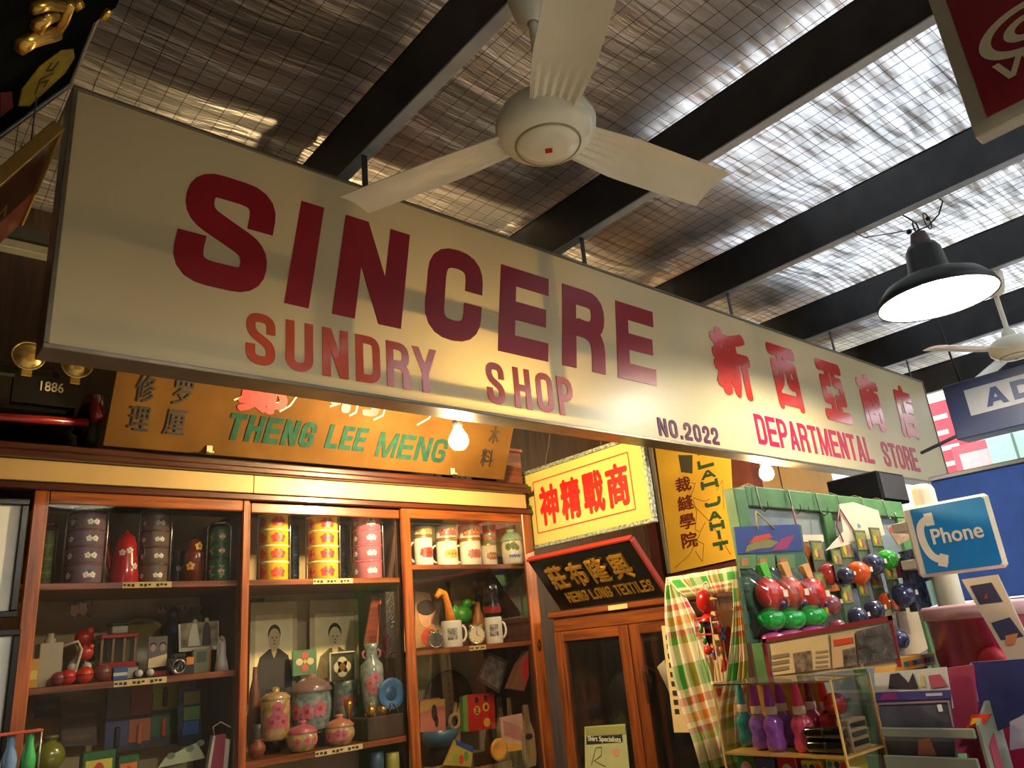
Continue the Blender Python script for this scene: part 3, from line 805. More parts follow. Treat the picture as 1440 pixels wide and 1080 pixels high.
for o_, zz, s_ in ((-.35, .48, .02), (.15, .50, .022), (.45, .45, .016)): wrap(pb, R * 1.0, va + o_, H * zz, s_, 6)
for o_ in (-.2, 0, .2, .4, .6): wrap(pb, R * 1.0, va + o_, H * .22, .010, 3, 2)
pb.build('palm_print', [C('3a6a38', .4), C('2a4a28', .4), C('3a6ab0', .4), C('3a6ab0', .4)], t)

# ================================================================== bay 3, second shelf
t, poly = card('photo_poster', [(584, 912), (614, 906), (612, 860), (604, 834), (584, 832)], 3.50, 'faded poster of a smiling child with curly hair in the right bay', 'poster', C('a8784a', .5), .004)
B().disc(-.005, .16, .045, .06, -.002, 0).build('printed_face', C('c89068', .5), t)
B().disc(.0, .20, .06, .04, -.0028, -.0022).build('printed_hair', C('2a1a12', .5), t)
B().disc(.01, .05, .05, .045, -.002, 0).build('printed_dress', C('b03a2a', .5), t)
def alarm_clock(u0, u1, v, label, face):
    Y = 3.34; xc, R = fit(u0, u1, v, Y)
    t = thing('alarm_clock', label, 'clock', (xc, Y, S2c), (0, 0, -.5), 'wind-up alarm clocks')
    zc = R * 1.12
    B().lathe([(0, .035), (R * .7, .033), (R, .02), (R, -.02), (R * .93, -.026)], 28, (0, 0, zc), 'y').build('case', C('7fa07c', .2, coat=.6), t)
    B().lathe([(R * .86, -.024), (R, -.026), (R * 1.0, -.018)], 28, (0, 0, zc), 'y').build('bezel', C('c0b890', .15, metal=.9), t)
    f = B().disc(0, zc, R * .9, R * .9, -.0235, -.020, 28).build('dial', C(face, .4), t)
    hd = B(); hd.prism([(-.002, zc), (.002, zc), (.001, zc + R * .7), (-.001, zc + R * .7)], -.0255, -.0245)
    hd.prism([(0, zc - .002), (0, zc + .002), (R * .45, zc - R * .2), (R * .45, zc - R * .22)], -.0255, -.0245)
    for k in range(12):
        a = k * PI / 6; hd.box(R * .78 * math.sin(a) - .002, R * .78 * math.sin(a) + .002, -.0245, -.0236, zc + R * .78 * math.cos(a) - .002, zc + R * .78 * math.cos(a) + .002)
    hd.build('hands_and_marks', C('1a1410', .5), f)
    for s_ in (-1, 1):
        B().tube([(s_ * R * .4, 0, .05 * R), (s_ * R * .6, 0, -R * .12 + .004)], .003, 6).xf(Matrix.Translation((0, 0, .008))).build('foot', C('c0b890', .15, metal=.9), t)
        B().ball((s_ * R * .5, 0, zc + R * .98), (R * .35, R * .3, R * .22), 12).build('bell', C('b8b090', .15, metal=.9), t)
alarm_clock(601, 623, 895, 'green wind-up alarm clock with a dark dial', '4a4438')
alarm_clock(657, 682, 892, 'wind-up alarm clock with a cream dial between two white mugs', 'd8c89c')
def tall_mug(u0, u1, vt, label):
    Y = 3.33; xc, R = fit(u0, u1, 890, Y); h = topz((u0 + u1) / 2, vt, Y) - S2c
    t = thing('tall_mug', label, 'mug', (xc, Y, S2c))
    B().lathe([(0, 0), (R * .95, 0), (R, .006), (R, h * .95), (R * .97, h), (R * .88, h), (R * .86, .02)], 28).build('body', C('ded8c8', .2, .04, .5), t)
    hb = B(); mug_handle(hb, R, h * .2, h * .8, view_a(xc, Y) + PI / 2 + .2, .006, .45); hb.build('handle', C('ded8c8', .2, .04, .5), t)
    va = view_a(xc, Y); b = B(); n = 8
    vs = []
    for k in range(n + 1):
        a = va - .45 + 1.0 * k / n; vs += [((R + .001) * math.cos(a), (R + .001) * math.sin(a), h * .28), ((R + .001) * math.cos(a), (R + .001) * math.sin(a), h * .72)]
    b.add(vs, [(2 * k, 2 * k + 2, 2 * k + 3, 2 * k + 1) for k in range(n)])
    b.build('photo_print', M('old_photo_print', '6a6458', .4, 0, .7, 60, c2='c8c2b0'), t)
    return t, R, h
t, R, h = tall_mug(621, 650, 873, 'white photo mug with a curved orange neck rising from it')
gb = B().tube([(.0, 0, h - .03), (-.005, 0, h + .03), (-.02, 0, h + .10), (-.035, 0, h + .135), (-.06, 0, h + .145), (-.085, 0, h + .12)], [.030, .022, .017, .019, .020, .012], 12)
gb.build('curved_neck', C('d07a18', .3, coat=.4), t)
t, R, h = tall_mug(682, 707, 868, 'white photo mug with a plain rounded black stopper')
st = B().lathe([(R * .8, h), (R * 1.05, h + .02), (R * 1.05, h + .06), (R * .75, h + .11), (R * .95, h + .13), (R * .9, h + .165), (R * .5, h + .19), (0, h + .195)], 24)
st.build('stopper', C('100e10', .2, coat=.6), t)
B().lathe([(R * 1.055, h + .022), (R * 1.07, h + .035), (R * 1.055, h + .055)], 24).build('stopper_band', C('8a1018', .25, coat=.5), t)
# green toy behind
p = AY(652, 870, 3.5)
t = thing('toy_bird', 'bright green plastic toy bird between the orange neck and black stopper', 'toy', (p.x, 3.5, S2c))
zz = p.z - S2c
B().ball((0, 0, zz + .02), (.055, .04, .05), 14).ball((.03, 0, zz + .08), (.03, .028, .028), 12).ball((-.05, 0, zz + .03), (.03, .02, .045), 10).build('body', C('3a8a28', .35), t)
B().lathe([(.011, 0), (.0, .035)], 10, (.055, -.01, zz + .082), 'x').build('beak', C('a8b048', .35), t)
B().lathe([(.05, 0), (.05, .006), (.02, .012), (.012, .03), (.012, zz)], 16).build('perch', C('4a3018', .5), t)
t, R, H = turned('orange_bottle', [(0, 0), (1, 0), (1, .6), (.5, .78), (.45, .98), (0, 1)], 664, 682, 875, 846, S2c, 3.52, 'pale orange bottle behind the cream-dialled clock', 'bottle', C('c07838', .35))
for u, lb in ((672, 'grey-blue glass bottle at the back of the right bay'), (632, 'dark blue glass bottle at the back behind the orange neck')):
    turned('back_bottle', [(0, 0), (1, 0), (1, .55), (.4, .72), (.36, 1), (0, 1)], u - 9, u + 9, 850, 818, S2c, 3.6, lb, 'bottle', C('2c3c40', .15, coat=.5), group='bottles at the back')

# ---- bay 3 below: things on the back board and lowest shelf
YB = 3.62
t, poly = card('clear_disc_case', [(670, 955), (702, 975), (715, 930), (686, 916)], 3.38, 'clear square case hanging cornerwise in the right bay', 'case', C('4c463c', .15, .2, .4), .008)
c0 = sum(p[0] for p in poly) / 4, sum(p[1] for p in poly) / 4
B().prism([(c0[0] + (p[0] - c0[0]) * .8, c0[1] + (p[1] - c0[1]) * .8) for p in poly], -.0015, 0).build('inlay', M('printed_inlay', '5a4438', .4, 0, .5, 25, c2='8a7a68'), t)
t, poly = card('house_box', [(718, 968), (737, 972), (744, 950), (743, 915), (731, 935)], 3.27, 'red and brown house-shaped carton near the cabinet side', 'carton', C('7a4a30', .5), .05)
B().prism([(poly[1][0] * 1, poly[1][1] + .02), (poly[2][0] - .004, poly[2][1]), (poly[3][0] - .004, poly[3][1] - .02), (poly[4][0] + .01, poly[4][1])], -.002, 0).build('red_panel', C('b0242c', .4), t)
t, poly = card('game_box', [(659, 1029), (697, 1024), (695, 974), (657, 977)], 3.44, 'red game box with yellow medallions and black characters', 'box', C('b8201c', .35, .08, .3), .03)
B().prism([(poly[0][0] - .03, poly[0][1] + .005), poly[0], poly[3], (poly[3][0] - .03, poly[3][1] - .005)], 0, .028).build('green_spine', C('6a8a38', .4), t)
for dx, dz in ((-.03, .10), (.03, .11), (.03, .035)): B().disc(dx, dz, .022, .022, -.0015, 0, 16).build('medallion', C('d89a30', .4), t)
for dx, dz, c_ in ((-.03, .15, '福'), (.03, .155, '福'), (-.03, .10, '正'), (.03, .11, '本')): font('character', c_, dx - .012, dx + .012, dz - .014, dz + .014, C('1c120c', .5), t, y=-.0016, bold=.02)
t, poly = card('picture_tray', [(591, 1030), (627, 1027), (626, 990), (618, 981), (591, 985)], 3.5, 'pink and orange printed tray standing on edge', 'tray', C('c8705a', .4), .012)
B().disc(0.0, .09, .018, .04, -.0015, 0, 12).disc(.01, .05, .012, .03, -.0015, 0, 10).build('printed_shape', C('3a2a20', .5), t)
B().prism([(poly[0][0], .10), (poly[1][0], .12), (poly[2][0], .15), (poly[4][0], .15)], -.001, 0).build('printed_sky', C('d8a040', .4), t)
t, R, H = turned('enamel_basin', [(0, 0), (.6, 0), (.8, .4), (1, 1), (.97, 1), (.75, .4), (.5, .1)], 588, 650, 1038, 1024, z_(-.43), 3.45, 'shallow grey-blue enamel basin on the lowest shelf at right', 'basin', C('4a6a78', .3, coat=.4))
t.location = (t.location.x + .04, 3.52, z_(-.4395))
B().lathe([(R * .3, -.16), (R * .32, -.15), (R * .5, -.0005)], 20).build('stand', C('2a1c14', .6), t)
bs = B().lathe([(R * .55, 0), (R * .6, .0), (R * .5, .01)], 20).build('foot_ring', C('3a5560', .3), t)
t, poly = card('picture_book', [(624, 1076), (662, 1078), (666, 1050), (640, 1040)], 3.29, 'picture book with a blue border and yellow figures', 'book', C('b89a3a', .5), .012, .0)
B().prism([(poly[3][0], poly[3][1]), (poly[2][0], poly[2][1]), (poly[2][0] - .01, poly[2][1] - .025), (poly[3][0] + .006, poly[3][1] - .025)], -.0015, 0).build('blue_border', C('2a4a80', .4), t)
for i, (dx, dz, c_) in enumerate(((-.03, .05, '8aa038'), (.0, .04, 'c8402a'), (.03, .05, '5a8a40'))): B().disc(dx, dz, .014, .022, -.0015, 0, 10).build('printed_figure', C(c_, .5), t)
t, poly = card('sweet_packet', [(708, 1050), (741, 1056), (734, 1003), (703, 1009)], 3.27, 'pale pink cellophane packet leaning in the right bay', 'packet', C('c89a80', .25, .15, .5), .012)
B().prism([(poly[0][0] + .01, poly[0][1] + .05), (poly[1][0] - .02, poly[1][1] + .05), (poly[1][0] - .03, poly[1][1] + .12), (poly[0][0] + .01, poly[0][1] + .12)], -.001, 0).build('printed_text', C('b06a60', .5), t)
# orange scoop, scissors, paddles
p = AY(703, 1054, 3.25)
t = thing('plastic_scoop', 'orange plastic scoop with a round hollow bowl', 'scoop', (p.x, 3.265, p.z))
B().lathe([(.018, .006), (.034, .008), (.05, 0), (.052, -.012), (.038, -.014), (.02, -.004), (0, -.003)], 28, (0, 0, 0), 'y').build('bowl', C('d8901c', .35, coat=.3), t)
B().prism([(.04, -.018), (.14, -.022), (.145, .012), (.045, .02)], -.008, .008).build('handle', C('d8901c', .35, coat=.3), t)
m_light_wood = wood('pale_carved_wood', '9a744a', 'b08c5e', .5, 'z', 0)
def paddle(u, v0, v1, wpx, label, Y=3.5, holes=False):
    a = AY(u, v0, Y); c_ = AY(u, v1, Y); H = a.z - c_.z; w_ = wpx * .0033
    t = thing('wooden_paddle', label, 'paddle', (c_.x, Y, c_.z), group='wooden paddles and moulds')
    P = [(-w_ * .35, 0), (w_ * .35, 0), (w_ * .5, H * .15), (w_ * .48, H * .55), (w_ * .2, H * .72), (w_ * .14, H), (-w_ * .14, H), (-w_ * .2, H * .72), (-w_ * .48, H * .55), (-w_ * .5, H * .15)]
    B().prism(P, -.009, .009).build('blade', m_light_wood, t)
    if holes: B().disc(0, H * .48, w_ * .3, w_ * .18, -.0105, -.008, 16).build('hollow', C('2a1a10', .6), t)
paddle(709, 980, 1078, 20, 'pale wooden paddle behind the pink packet, left of a thinner one')
paddle(723, 980, 1078, 14, 'thin wooden paddle behind the pink packet', 3.42)
paddle(746, 990, 1078, 25, 'large wooden mould with a dark hollow at the far right of the cabinet', 3.265, True)
t = thing('wooden_scissors', 'pale carved wooden ring toy beside the red game box', 'wooden toy', AY(640, 1026, 3.48))
B().tube([(.03 * math.cos(k * PI / 6), 0, .04 + .034 * math.sin(k * PI / 6)) for k in range(12)], .010, 8, closed=True).build('ring', m_light_wood, t)
B().prism([(.01, .06), (.03, .06), (.05, .12), (.04, .125)], -.006, .006).prism([(-.01, .07), (.01, .07), (.02, .125), (.01, .13)], -.006, .006).build('prong', m_light_wood, t)
B().prism([(-.02, -.10), (.02, -.10), (.025, .01), (-.025, .01)], -.01, .01).build('stem', m_light_wood, t)
t = thing('drum_plate', 'round dark red lacquer plate standing against the back of the right bay', 'plate', AY(632, 985, 3.64))
B().lathe([(0, .01), (.12, .008), (.15, -.008), (.155, -.004), (.12, .014), (0, .016)], 36, (0, 0, 0), 'y').build('body', C('43201a', .35, .15), t)
for i, (u0, u1) in enumerate(((600, 655), (664, 712))):
    a, c_ = AY(u0, 1072, 3.36), AY(u1, 1072, 3.36)
    t = thing('wooden_tray', ('left' if i == 0 else 'right') + ' low wooden tray at the bottom of the right bay', 'tray', ((a.x + c_.x) / 2, 3.36, S4c))
    hw = (c_.x - a.x) / 2; top = a.z - S4c - .02
    B().cbox(-hw, hw, -.045, -.035, 0, top, .002).build('front_board', m_light_wood, t)
    B().cbox(-hw, hw, -.0345, .04, .0, .012, .002).build('base_board', m_light_wood, t)
    for s_ in (-1, 1): B().cbox(s_ * hw - .004, s_ * hw + .004, -.0345, .04, .0125, top, .002).build('end_board', m_light_wood, t)

# ================================================================== bay 2, porcelain shelf
m_turq = M('turquoise_glaze', '4a867c', .2, 0, .25, 34, coat=.6, c2='a8a898')
m_ylw = M('yellow_glaze', 'a89c40', .22, 0, .25, 36, coat=.6, c2='d0a070')
m_pinkp = C('c0606a', .3, .15, .4); m_pinkd = C('a03a48', .3, .15, .4)
m_gold = C('b88a38', .25, .1, metal=.8)
ledge = cpart('riser_step', B().cbox(1.88, 2.07, 3.262, 3.64, z_(-.3345), z_(-.239), .003), m_cabin)
SR = z_(-.2388)
def portrait(u0, u1, v0, v1, label, skin, cloth, hc):
    Y = 3.655; a = AY(u0, v1, Y); c_ = AY(u1, v0, Y)
    w_, h = c_.x - a.x, c_.z - a.z
    t = thing('portrait_photo', label, 'photograph', ((a.x + c_.x) / 2, Y, a.z))
    B().box(-w_ / 2, w_ / 2, 0, .006, 0, h).build('mount', C('c8b684', .6, .1), t)
    B().box(-w_ * .40, w_ * .40, -.001, -.0002, h * .0, h * .86).build('photo_ground', C('ecdca0', .6, .08), t)
    B().prism([(-w_ * .38, 0), (w_ * .38, 0), (w_ * .40, h * .22), (w_ * .30, h * .42), (w_ * .10, h * .50), (-w_ * .10, h * .50), (-w_ * .30, h * .42), (-w_ * .40, h * .22)], -.0018, -.0012).build('printed_jacket', C(cloth, .6, .25, scale=20), t)
    B().disc(0, h * .60, w_ * .125, h * .115, -.0030, -.0024, 20).build('printed_face', C(skin, .6), t)
    B().disc(0, h * .655, w_ * .135, h * .10, -.0023, -.0019, 20).build('printed_hair', C(hc, .6), t)
    B().prism([(-w_ * .06, h * .47), (0, h * .40), (w_ * .06, h * .47), (w_ * .05, h * .53), (-w_ * .05, h * .53)], -.0023, -.0019).build('printed_collar', C(skin, .6), t)
    fb = B()
    for s_ in (-1, 1): fb.disc(s_ * w_ * .045, h * .615, w_ * .02, h * .007, -.0034, -.0031, 8)
    fb.disc(0, h * .55, w_ * .03, h * .006, -.0034, -.0031, 8); fb.disc(0, h * .583, w_ * .012, h * .012, -.0034, -.0031, 8)
    fb.build('printed_features', C('3a2c1c', .6), t)
portrait(350, 418, 845, 985, 'old portrait photograph of a person in a plain dark jacket', 'c4aa74', '2a241c', '2a2418')
portrait(436, 503, 842, 985, 'old portrait photograph of a person with tied hair in an embroidered jacket', 'e0cc98', '6a5e3c', '1a1610')
cpart('back_strip', B().box(1.515, 1.575, 3.68, 3.70, z_(-.3), z_(.33)), m_dark_trim)
def lidded(name, u0, u1, vt, vb, zs, Y, label, prof, lid, m1, m2, sp, cat='jar', size=.016, sx=1, sy=1, pm=None, group=None):
    t, R, H = turned(name, prof, u0, u1, (vt + vb) / 2, vt, zs, Y, label, cat, m1, parts=[('lid', lid, m2)] if lid else None, sx=sx, sy=sy, group=group)
    prints(t, R, [(a, H * z, k) for a, z, k in sp], pm or [m_pinkp, m_pinkd], size)
    return t, R, H
JP = [(0, 0), (.6, 0), (.72, .05), (.98, .28), (1.0, .42), (.92, .56), (.86, .60), (.90, .62)]
JL = [(.96, .60), (.97, .64), (.7, .78), (.25, .86), (.2, .88), (.3, .93), (.22, 1.0), (0, 1.0)]
lidded('lidded_jar', 402, 447, 1013, 1060, S3, 3.315, 'small yellow porcelain jar with a domed lid, the left of the pair in front', JP, JL, m_ylw, m_pinkp, [(-.3, .33, 1), (.35, .36, 1), (.9, .33, 1)], group='small lidded porcelain jars')
lidded('lidded_jar', 456, 499, 1004, 1053, S3, 3.315, 'small pink-flowered porcelain jar with a domed lid, the right of the pair in front', JP, JL, m_ylw, M('salmon_glaze', 'c07a58', .25, 0, .15, 10, coat=.5), [(-.1, .36, 1), (.25, .34, 1), (-.7, .33, 1)], size=.022, group='small lidded porcelain jars')
t, R, H = lidded('porcelain_tureen', 408, 466, 948, 1010, z_(-.27), 3.46, 'large turquoise porcelain tureen with pink peonies and a lid', [(0, 0), (.78, 0), (.84, .04), (.98, .3), (1.0, .5), (.93, .66), (.97, .70)], [(1.03, .69), (1.05, .72), (.9, .82), (.5, .92), (.2, .95), (.22, 1.0), (0, 1.02)], m_turq, M('mauve_glaze', '8a6a5c', .25, 0, .2, 10, coat=.5), [(-.2, .35, 1), (.45, .38, 1), (-.8, .35, 1)], 'tureen', .034)
B().lathe([(R * .8, -.0), (R * 1.02, -.006), (R * .98, -.012), (R * .5, -.010), (R * .7, -.06), (R * .9, -.062)], 28).build('foot_stand', C('2a1a10', .4), t)
lidded('square_caddy', 366, 408, 966, 1028, z_(-.284), 3.44, 'yellow porcelain tea caddy with a pink panel and gilt lid', [(0, 0), (.95, 0), (1, .04), (1, .74), (.95, .77)], [(1.02, .76), (1.03, .80), (.7, .88), (.25, .90), (.3, .96), (.15, 1.0), (0, 1.0)], m_ylw, m_ylw, [(.2, .42, 1), (.2, .58, 1), (.55, .34, 1), (-.2, .34, 1)], 'caddy', .030)
t, R, H = turned('dark_bowl', [(0, 0), (.5, 0), (.6, .1), (.95, .6), (1, 1), (.95, 1), (.85, .6)], 370, 402, 1048, 1036, S3, 3.44, 'dark blue glazed bowl under the yellow caddy', 'bowl', C('14181c', .2, coat=.6))
lidded('brush_pot', 468, 503, 957, 1003, SR, 3.55, 'turquoise cylindrical porcelain pot with peonies right of the tureen', [(0, 0), (.95, 0), (1, .04), (.98, .85), (1.02, .88), (1.02, 1.0), (.95, 1), (.9, .1)], None, m_turq, None, [(.0, .45, 1), (.5, .42, 1)], 'pot', .026)
t, R, H = lidded('porcelain_vase', 506, 540, 905, 988, SR, 3.36, 'tall turquoise porcelain vase with pink flowers and flared neck', [(0, 0), (.66, 0), (.68, .05), (.72, .12), (.94, .42), (1.0, .58), (.92, .70), (.55, .78), (.48, .84), (.50, .92), (.66, 1.0), (.60, 1.0), (.44, .9)], None, m_turq, None, [(-.15, .45, .97), (.3, .52, 1.0), (.1, .36, .9)], 'vase', .024)
for s_ in (-1, 1):
    a = view_a(t.location.x, t.location.y) + s_ * PI / 2
    B().tube([(math.cos(a) * R * k, math.sin(a) * R * k, H * z) for k, z in ((.5, .79), (.72, .82), (.74, .88), (.5, .91))], .006, 6).build('ear_handle', m_pinkp, t)
B().lathe([(R * .67, -.0), (R * .72, .006), (R * .68, .014)], 28).build('white_foot', C('d8d0c0', .3), t)
t = thing('blue_plate', 'blue glazed plate on edge at the right end of the porcelain shelf', 'plate', AY(550, 960, 3.275))
B().lathe([(0, .004), (.05, .002), (.068, -.006), (.070, -.002), (.05, .010), (0, .012)], 30, (0, 0, 0), 'y').build('body', C('3c6a94', .2, .2, .6), t)
B().lathe([(0, .0005), (.03, .0005), (.032, .003)], 24, (0, 0, 0), 'y').build('centre_pattern', C('20486c', .3), t)
B().tube([(-.03, 0, -.085), (-.02, -.015, -.07), (0, .014, -.03)], .004, 6).tube([(.03, 0, -.085), (.02, -.015, -.07), (0, .014, -.03)], .004, 6).build('stand', C('3a2418', .5), t)
t.location.z = SR + .0885
for (u0, u1, v, lb) in ((514, 529, 1000, 'left brass knob-lidded pot on the dark riser'), (530, 545, 1000, 'right brass knob-lidded pot on the dark riser')):
    turned('brass_pot', [(0, 0), (.6, 0), (.95, .3), (1, .5), (.8, .7), (.3, .8), (.2, .9), (.25, 1), (0, 1)], u0, u1, v, 988, SR, 3.29, lb, 'pot', m_gold, group='small brass pots', seg=18)
turned('brass_goblet', [(.55, 0), (.5, .05), (.12, .12), (.1, .5), (.5, .6), (.95, .78), (1.0, .9), (.8, 1), (0, .98)], 484, 497, 1000, 984, S3, 3.40, 'small brass goblet in front of the riser', 'goblet', m_gold, seg=18)
turned('clay_bowl', [(0, 0), (.6, 0), (1, .6), (.9, 1), (.8, .95)], 541, 556, 990, 980, SR, 3.34, 'small brown clay bowl below the blue plate', 'bowl', C('4a2c20', .5), seg=18)
turned('clay_vase', [(0, 0), (.5, 0), (.95, .4), (1, .6), (.6, .85), (.5, .9), (.65, 1), (.5, 1)], 349, 374, 1055, 1040, S3, 3.33, 'small red clay vase at the left end of the porcelain shelf', 'vase', C('8a4428', .4, .15), seg=20)
turned('grey_urn', [(0, 0), (.8, 0), (1, .5), (.8, .8), (.9, 1), (.8, 1)], 352, 372, 1030, 1018, S3 + .0, 3.46, 'small grey urn behind the red clay vase', 'urn', C('4a4438', .4, .2), seg=20)
turned('tall_flask', [(0, 0), (.9, 0), (1, .1), (1, .7), (.5, .85), (.4, 1), (.3, 1)], 350, 366, 985, 938, S3, 3.55, 'tall rusty flask beside the cabinet post, left of the yellow caddy', 'flask', C('7a4a30', .4, .2), seg=20)
p = AY(392, 968, 3.56)
t = thing('handled_kettle', 'dark clay kettle with a square wire handle behind the yellow caddy', 'kettle', (p.x, 3.60, z_(-.20)))
B().lathe([(0, 0), (.04, 0), (.055, .03), (.052, .065), (.03, .085), (0, .09)], 20).build('body', C('3a1c18', .35, .15), t)
B().tube([(-.045, 0, .06), (-.04, 0, .115), (.045, 0, .115), (.052, 0, .06)], .004, 6).build('handle', C('1a1210', .4), t)
B().box(-.03, .03, -.03, .03, -.134, 0).build('wood_block', m_cabin, t)
m_tile_g = C('5a7a58', .3, .1, .4)
t = thing('flower_tile', 'green glazed tile with a four-petal flower standing behind the tureen', 'tile', AY(428, 950, 3.60))
B().cbox(-.062, .062, -.006, .006, 0, .115, .003).build('slab', m_tile_g, t)
for k in range(4):
    a = PI / 4 + k * PI / 2 + PI / 4
    B().disc(.028 * math.cos(a), .062 + .028 * math.sin(a), .018, .016, -.0075, -.006, 12).build('petal', C('c8b08c' if k % 2 else 'b85a4a', .3), t)
B().disc(0, .062, .009, .009, -.008, -.006, 10).build('flower_centre', C('d0a848', .3), t)
B().box(-.02, .02, -.006, .006, -.20, -.0005).build('support', m_cabin, t)
t = thing('framed_tile', 'white quatrefoil tile in a clear acrylic frame on the green pot', 'tile', AY(481, 957, 3.50))
B().box(-.062, .062, -.005, .005, 0, .122).build('tile', C('4a4a38', .3, .1, .4), t)
for k in range(4):
    a = k * PI / 2
    B().disc(.02 * math.cos(a), .061 + .02 * math.sin(a), .026, .026, -.0065, -.005, 16).build('petal', C('d8ccac', .3), t)
B().disc(0, .061, .016, .020, -.0072, -.0066, 10).build('sprig', C('8a5a3a', .4), t)
gf = glass('acrylic_sheet', (.97, .97, .93), 0.0)
for q in ((-.07, -.063, 0, .13), (.063, .07, 0, .13), (-.0625, .0625, .1225, .13)): B().cbox(q[0], q[1], -.014, .014, q[2], q[3], .002).build('frame_side', C('b8b49c', .1, .04, .8), t)
B().box(-.0625, .0625, -.010, -.0085, 0, .122).build('pane', gf, t)
t, poly = card('lacquer_panel', [(512, 905), (531, 905), (536, 842), (524, 838)], 3.36, 'leaning red lacquer panel with gilt edge above the vase', 'panel', wood('red_lacquer', '5a2414', '7a3620', .3), .012)
B().prism([(poly[1][0] - .006, poly[1][1]), poly[1], poly[2], (poly[2][0] - .006, poly[2][1])], -.003, 0).build('edge_strip', C('b8562c', .4), t)
t, poly = card('carved_plaque', [(544, 925), (556, 925), (554, 832), (542, 832)], 3.275, 'dark carved wooden plaque hanging at the right of the middle bay', 'panel', M('dark_carving', '241510', .4, 0, .5, 60, .9, 90), .014)
# lower still, below the porcelain shelf
for u, c_, lb in ((530, '3a5a6a', 'grey-blue tin under the porcelain shelf'), (552, 'a8a048', 'yellow and white tin under the porcelain shelf')):
    turned('paint_tin', [(0, 0), (1, 0), (1, .9), (.95, 1), (0, 1)], u - 10, u + 10, 1072, 1058, z_(-.6998), 3.3, lb, 'tin', C(c_, .4), seg=18)

# ================================================================== bay 1, second shelf
def blk(name, u0, u1, vt, vb, Y, label, cat, mat, dep=.04, zs=S2, group=None):
    a, c_ = AY(u0, (vt + vb) / 2, Y), AY(u1, (vt + vb) / 2, Y)
    H = topz((u0 + u1) / 2, vt, Y) - zs
    t = thing(name, label, cat, ((a.x + c_.x) / 2, Y, zs), group=group); hw = (c_.x - a.x) / 2
    B().cbox(-hw, hw, -dep / 2, dep / 2, 0, H, .002).build('body', mat, t)
    return t, hw, H
t, hw, H = blk('yellow_carton', 37, 52, 927, 968, 3.34, 'small yellow carton at the left end of the toy shelf', 'carton', C('c8921c', .45), .04)
rect_on(t, 'print_band', -hw * .8, hw * .8, H * .3, H * .6, C('e0c060', .5), -.02)
t, hw, H = blk('canister', 51, 84, 905, 950, 3.42, 'off-white plastic canister with a bent tube', 'canister', C('a89c7c', .4), .09)
B().lathe([(.02, H), (.02, H + .015), (.012, H + .018), (.012, H + .035), (0, H + .035)], 16).build('cap', C('a89c7c', .4), t)
B().tube([(hw, -.02, H * .9), (hw + .05, -.03, H * 1.0), (hw + .065, -.03, H * .8), (hw + .05, -.03, H * .3), (hw + .03, -.03, .01)], .005, 8).build('bent_tube', C('c8bca0', .4), t)
RB = [('8a3a3a', 82, 951, 11), ('c82418', 95, 954, 12), ('d03818', 119, 950, 13), ('7a4638', 144, 948, 13)]
LBL = ['dusty pink rubber ball', 'bright red flattened rubber ball', 'orange-red rubber ball beside a brown one', 'brown rubber ball right of the orange-red one']
for (c_, u, v, r), lb in zip(RB, LBL):
    xc, R = fit(u - r, u + r, v, 3.34)
    t = thing('rubber_ball', lb, 'ball', (xc, 3.34, S2), group='rubber balls on the toy shelf')
    B().ball((0, 0, R), R, 20).build('body', C(c_, .35, .1), t)
    B().lathe([(R * 1.003, R - .002), (R * 1.006, R), (R * 1.003, R + .002)], 20).build('seam', C('5a1a14', .5), t)
for i, (u, lb) in enumerate(((101, 'tiny blue and white doll on the left'), (122, 'tiny blue and white doll on the right'))):
    p = AY(u, 944, 3.42); t = thing('tiny_doll', lb + ' among the red toys', 'doll', (p.x, 3.42, S2), group='tiny dolls')
    B().lathe([(0, 0), (.026, 0), (.016, .03), (.011, .045)], 14).build('skirt', C('39406c', .5), t)
    B().ball((0, 0, .058), .015, 12).build('head', C('c8bca8', .5), t)
    B().ball((0, .004, .064), (.016, .015, .013), 12).build('hair', C('b0b4b8', .5), t)
    B().box(-.02, .02, -.01, .01, -.0, .001).build('base', C('39406c', .5), t)
for u, v, r, c_, lb in ((118, 897, 14, 'b82018', 'upper red blown-plastic toy behind the dolls'), (120, 918, 12, 'c83a2c', 'lower red blown-plastic toy behind the dolls')):
    YT = 3.55 if v < 910 else 3.44
    xc, R = fit(u - r, u + r, v, YT); z = AY(u, v, YT).z
    t = thing('plastic_toy', lb, 'toy', (xc, YT, S2), group='red blown-plastic toys')
    B().lathe([(0, 0), (R * .8, 0), (R * .5, .02), (R * .3, z - S2 - R)], 16).build('stem', C('6a1410', .3), t)
    B().ball((0, 0, z - S2), (R, R * .9, R), 18).build('body', C(c_, .2, .1, .6), t)
    B().ball((R * .5, -R * .5, z - S2 + R * .7), R * .4, 10).build('knob', C('d83a28', .2, coat=.5), t)
# glass carriage box with red base
t, hw, H = blk('toy_tram', 134, 186, 932, 950, 3.52, 'red tin toy tram with glass sides and dark roof', 'toy', C('b01c14', .3, coat=.3), .10)
g = glass('toy_glass', (.85, .88, .82), .02)
B().cbox(-hw * .95, hw * .95, -.045, .045, H, H + .09, .003).build('glass_cabin', g, t)
for x in (-.9, -.3, .3, .9): B().box(hw * x - .004, hw * x + .004, -.048, -.044, H, H + .09).build('pillar', C('7a5a38', .4), t)
B().cbox(-hw * 1.02, hw * 1.02, -.055, .055, H + .0905, H + .108, .004).build('roof', C('8a1a14', .3, coat=.3), t)
B().cbox(-hw * .4, hw * .5, -.035, .035, H + .1085, H + .14, .004).build('clerestory', C('a89878', .4), t)
B().cbox(-hw * .45, hw * .55, -.04, .04, H + .1405, H + .152, .004).build('upper_roof', C('1c1814', .4), t)
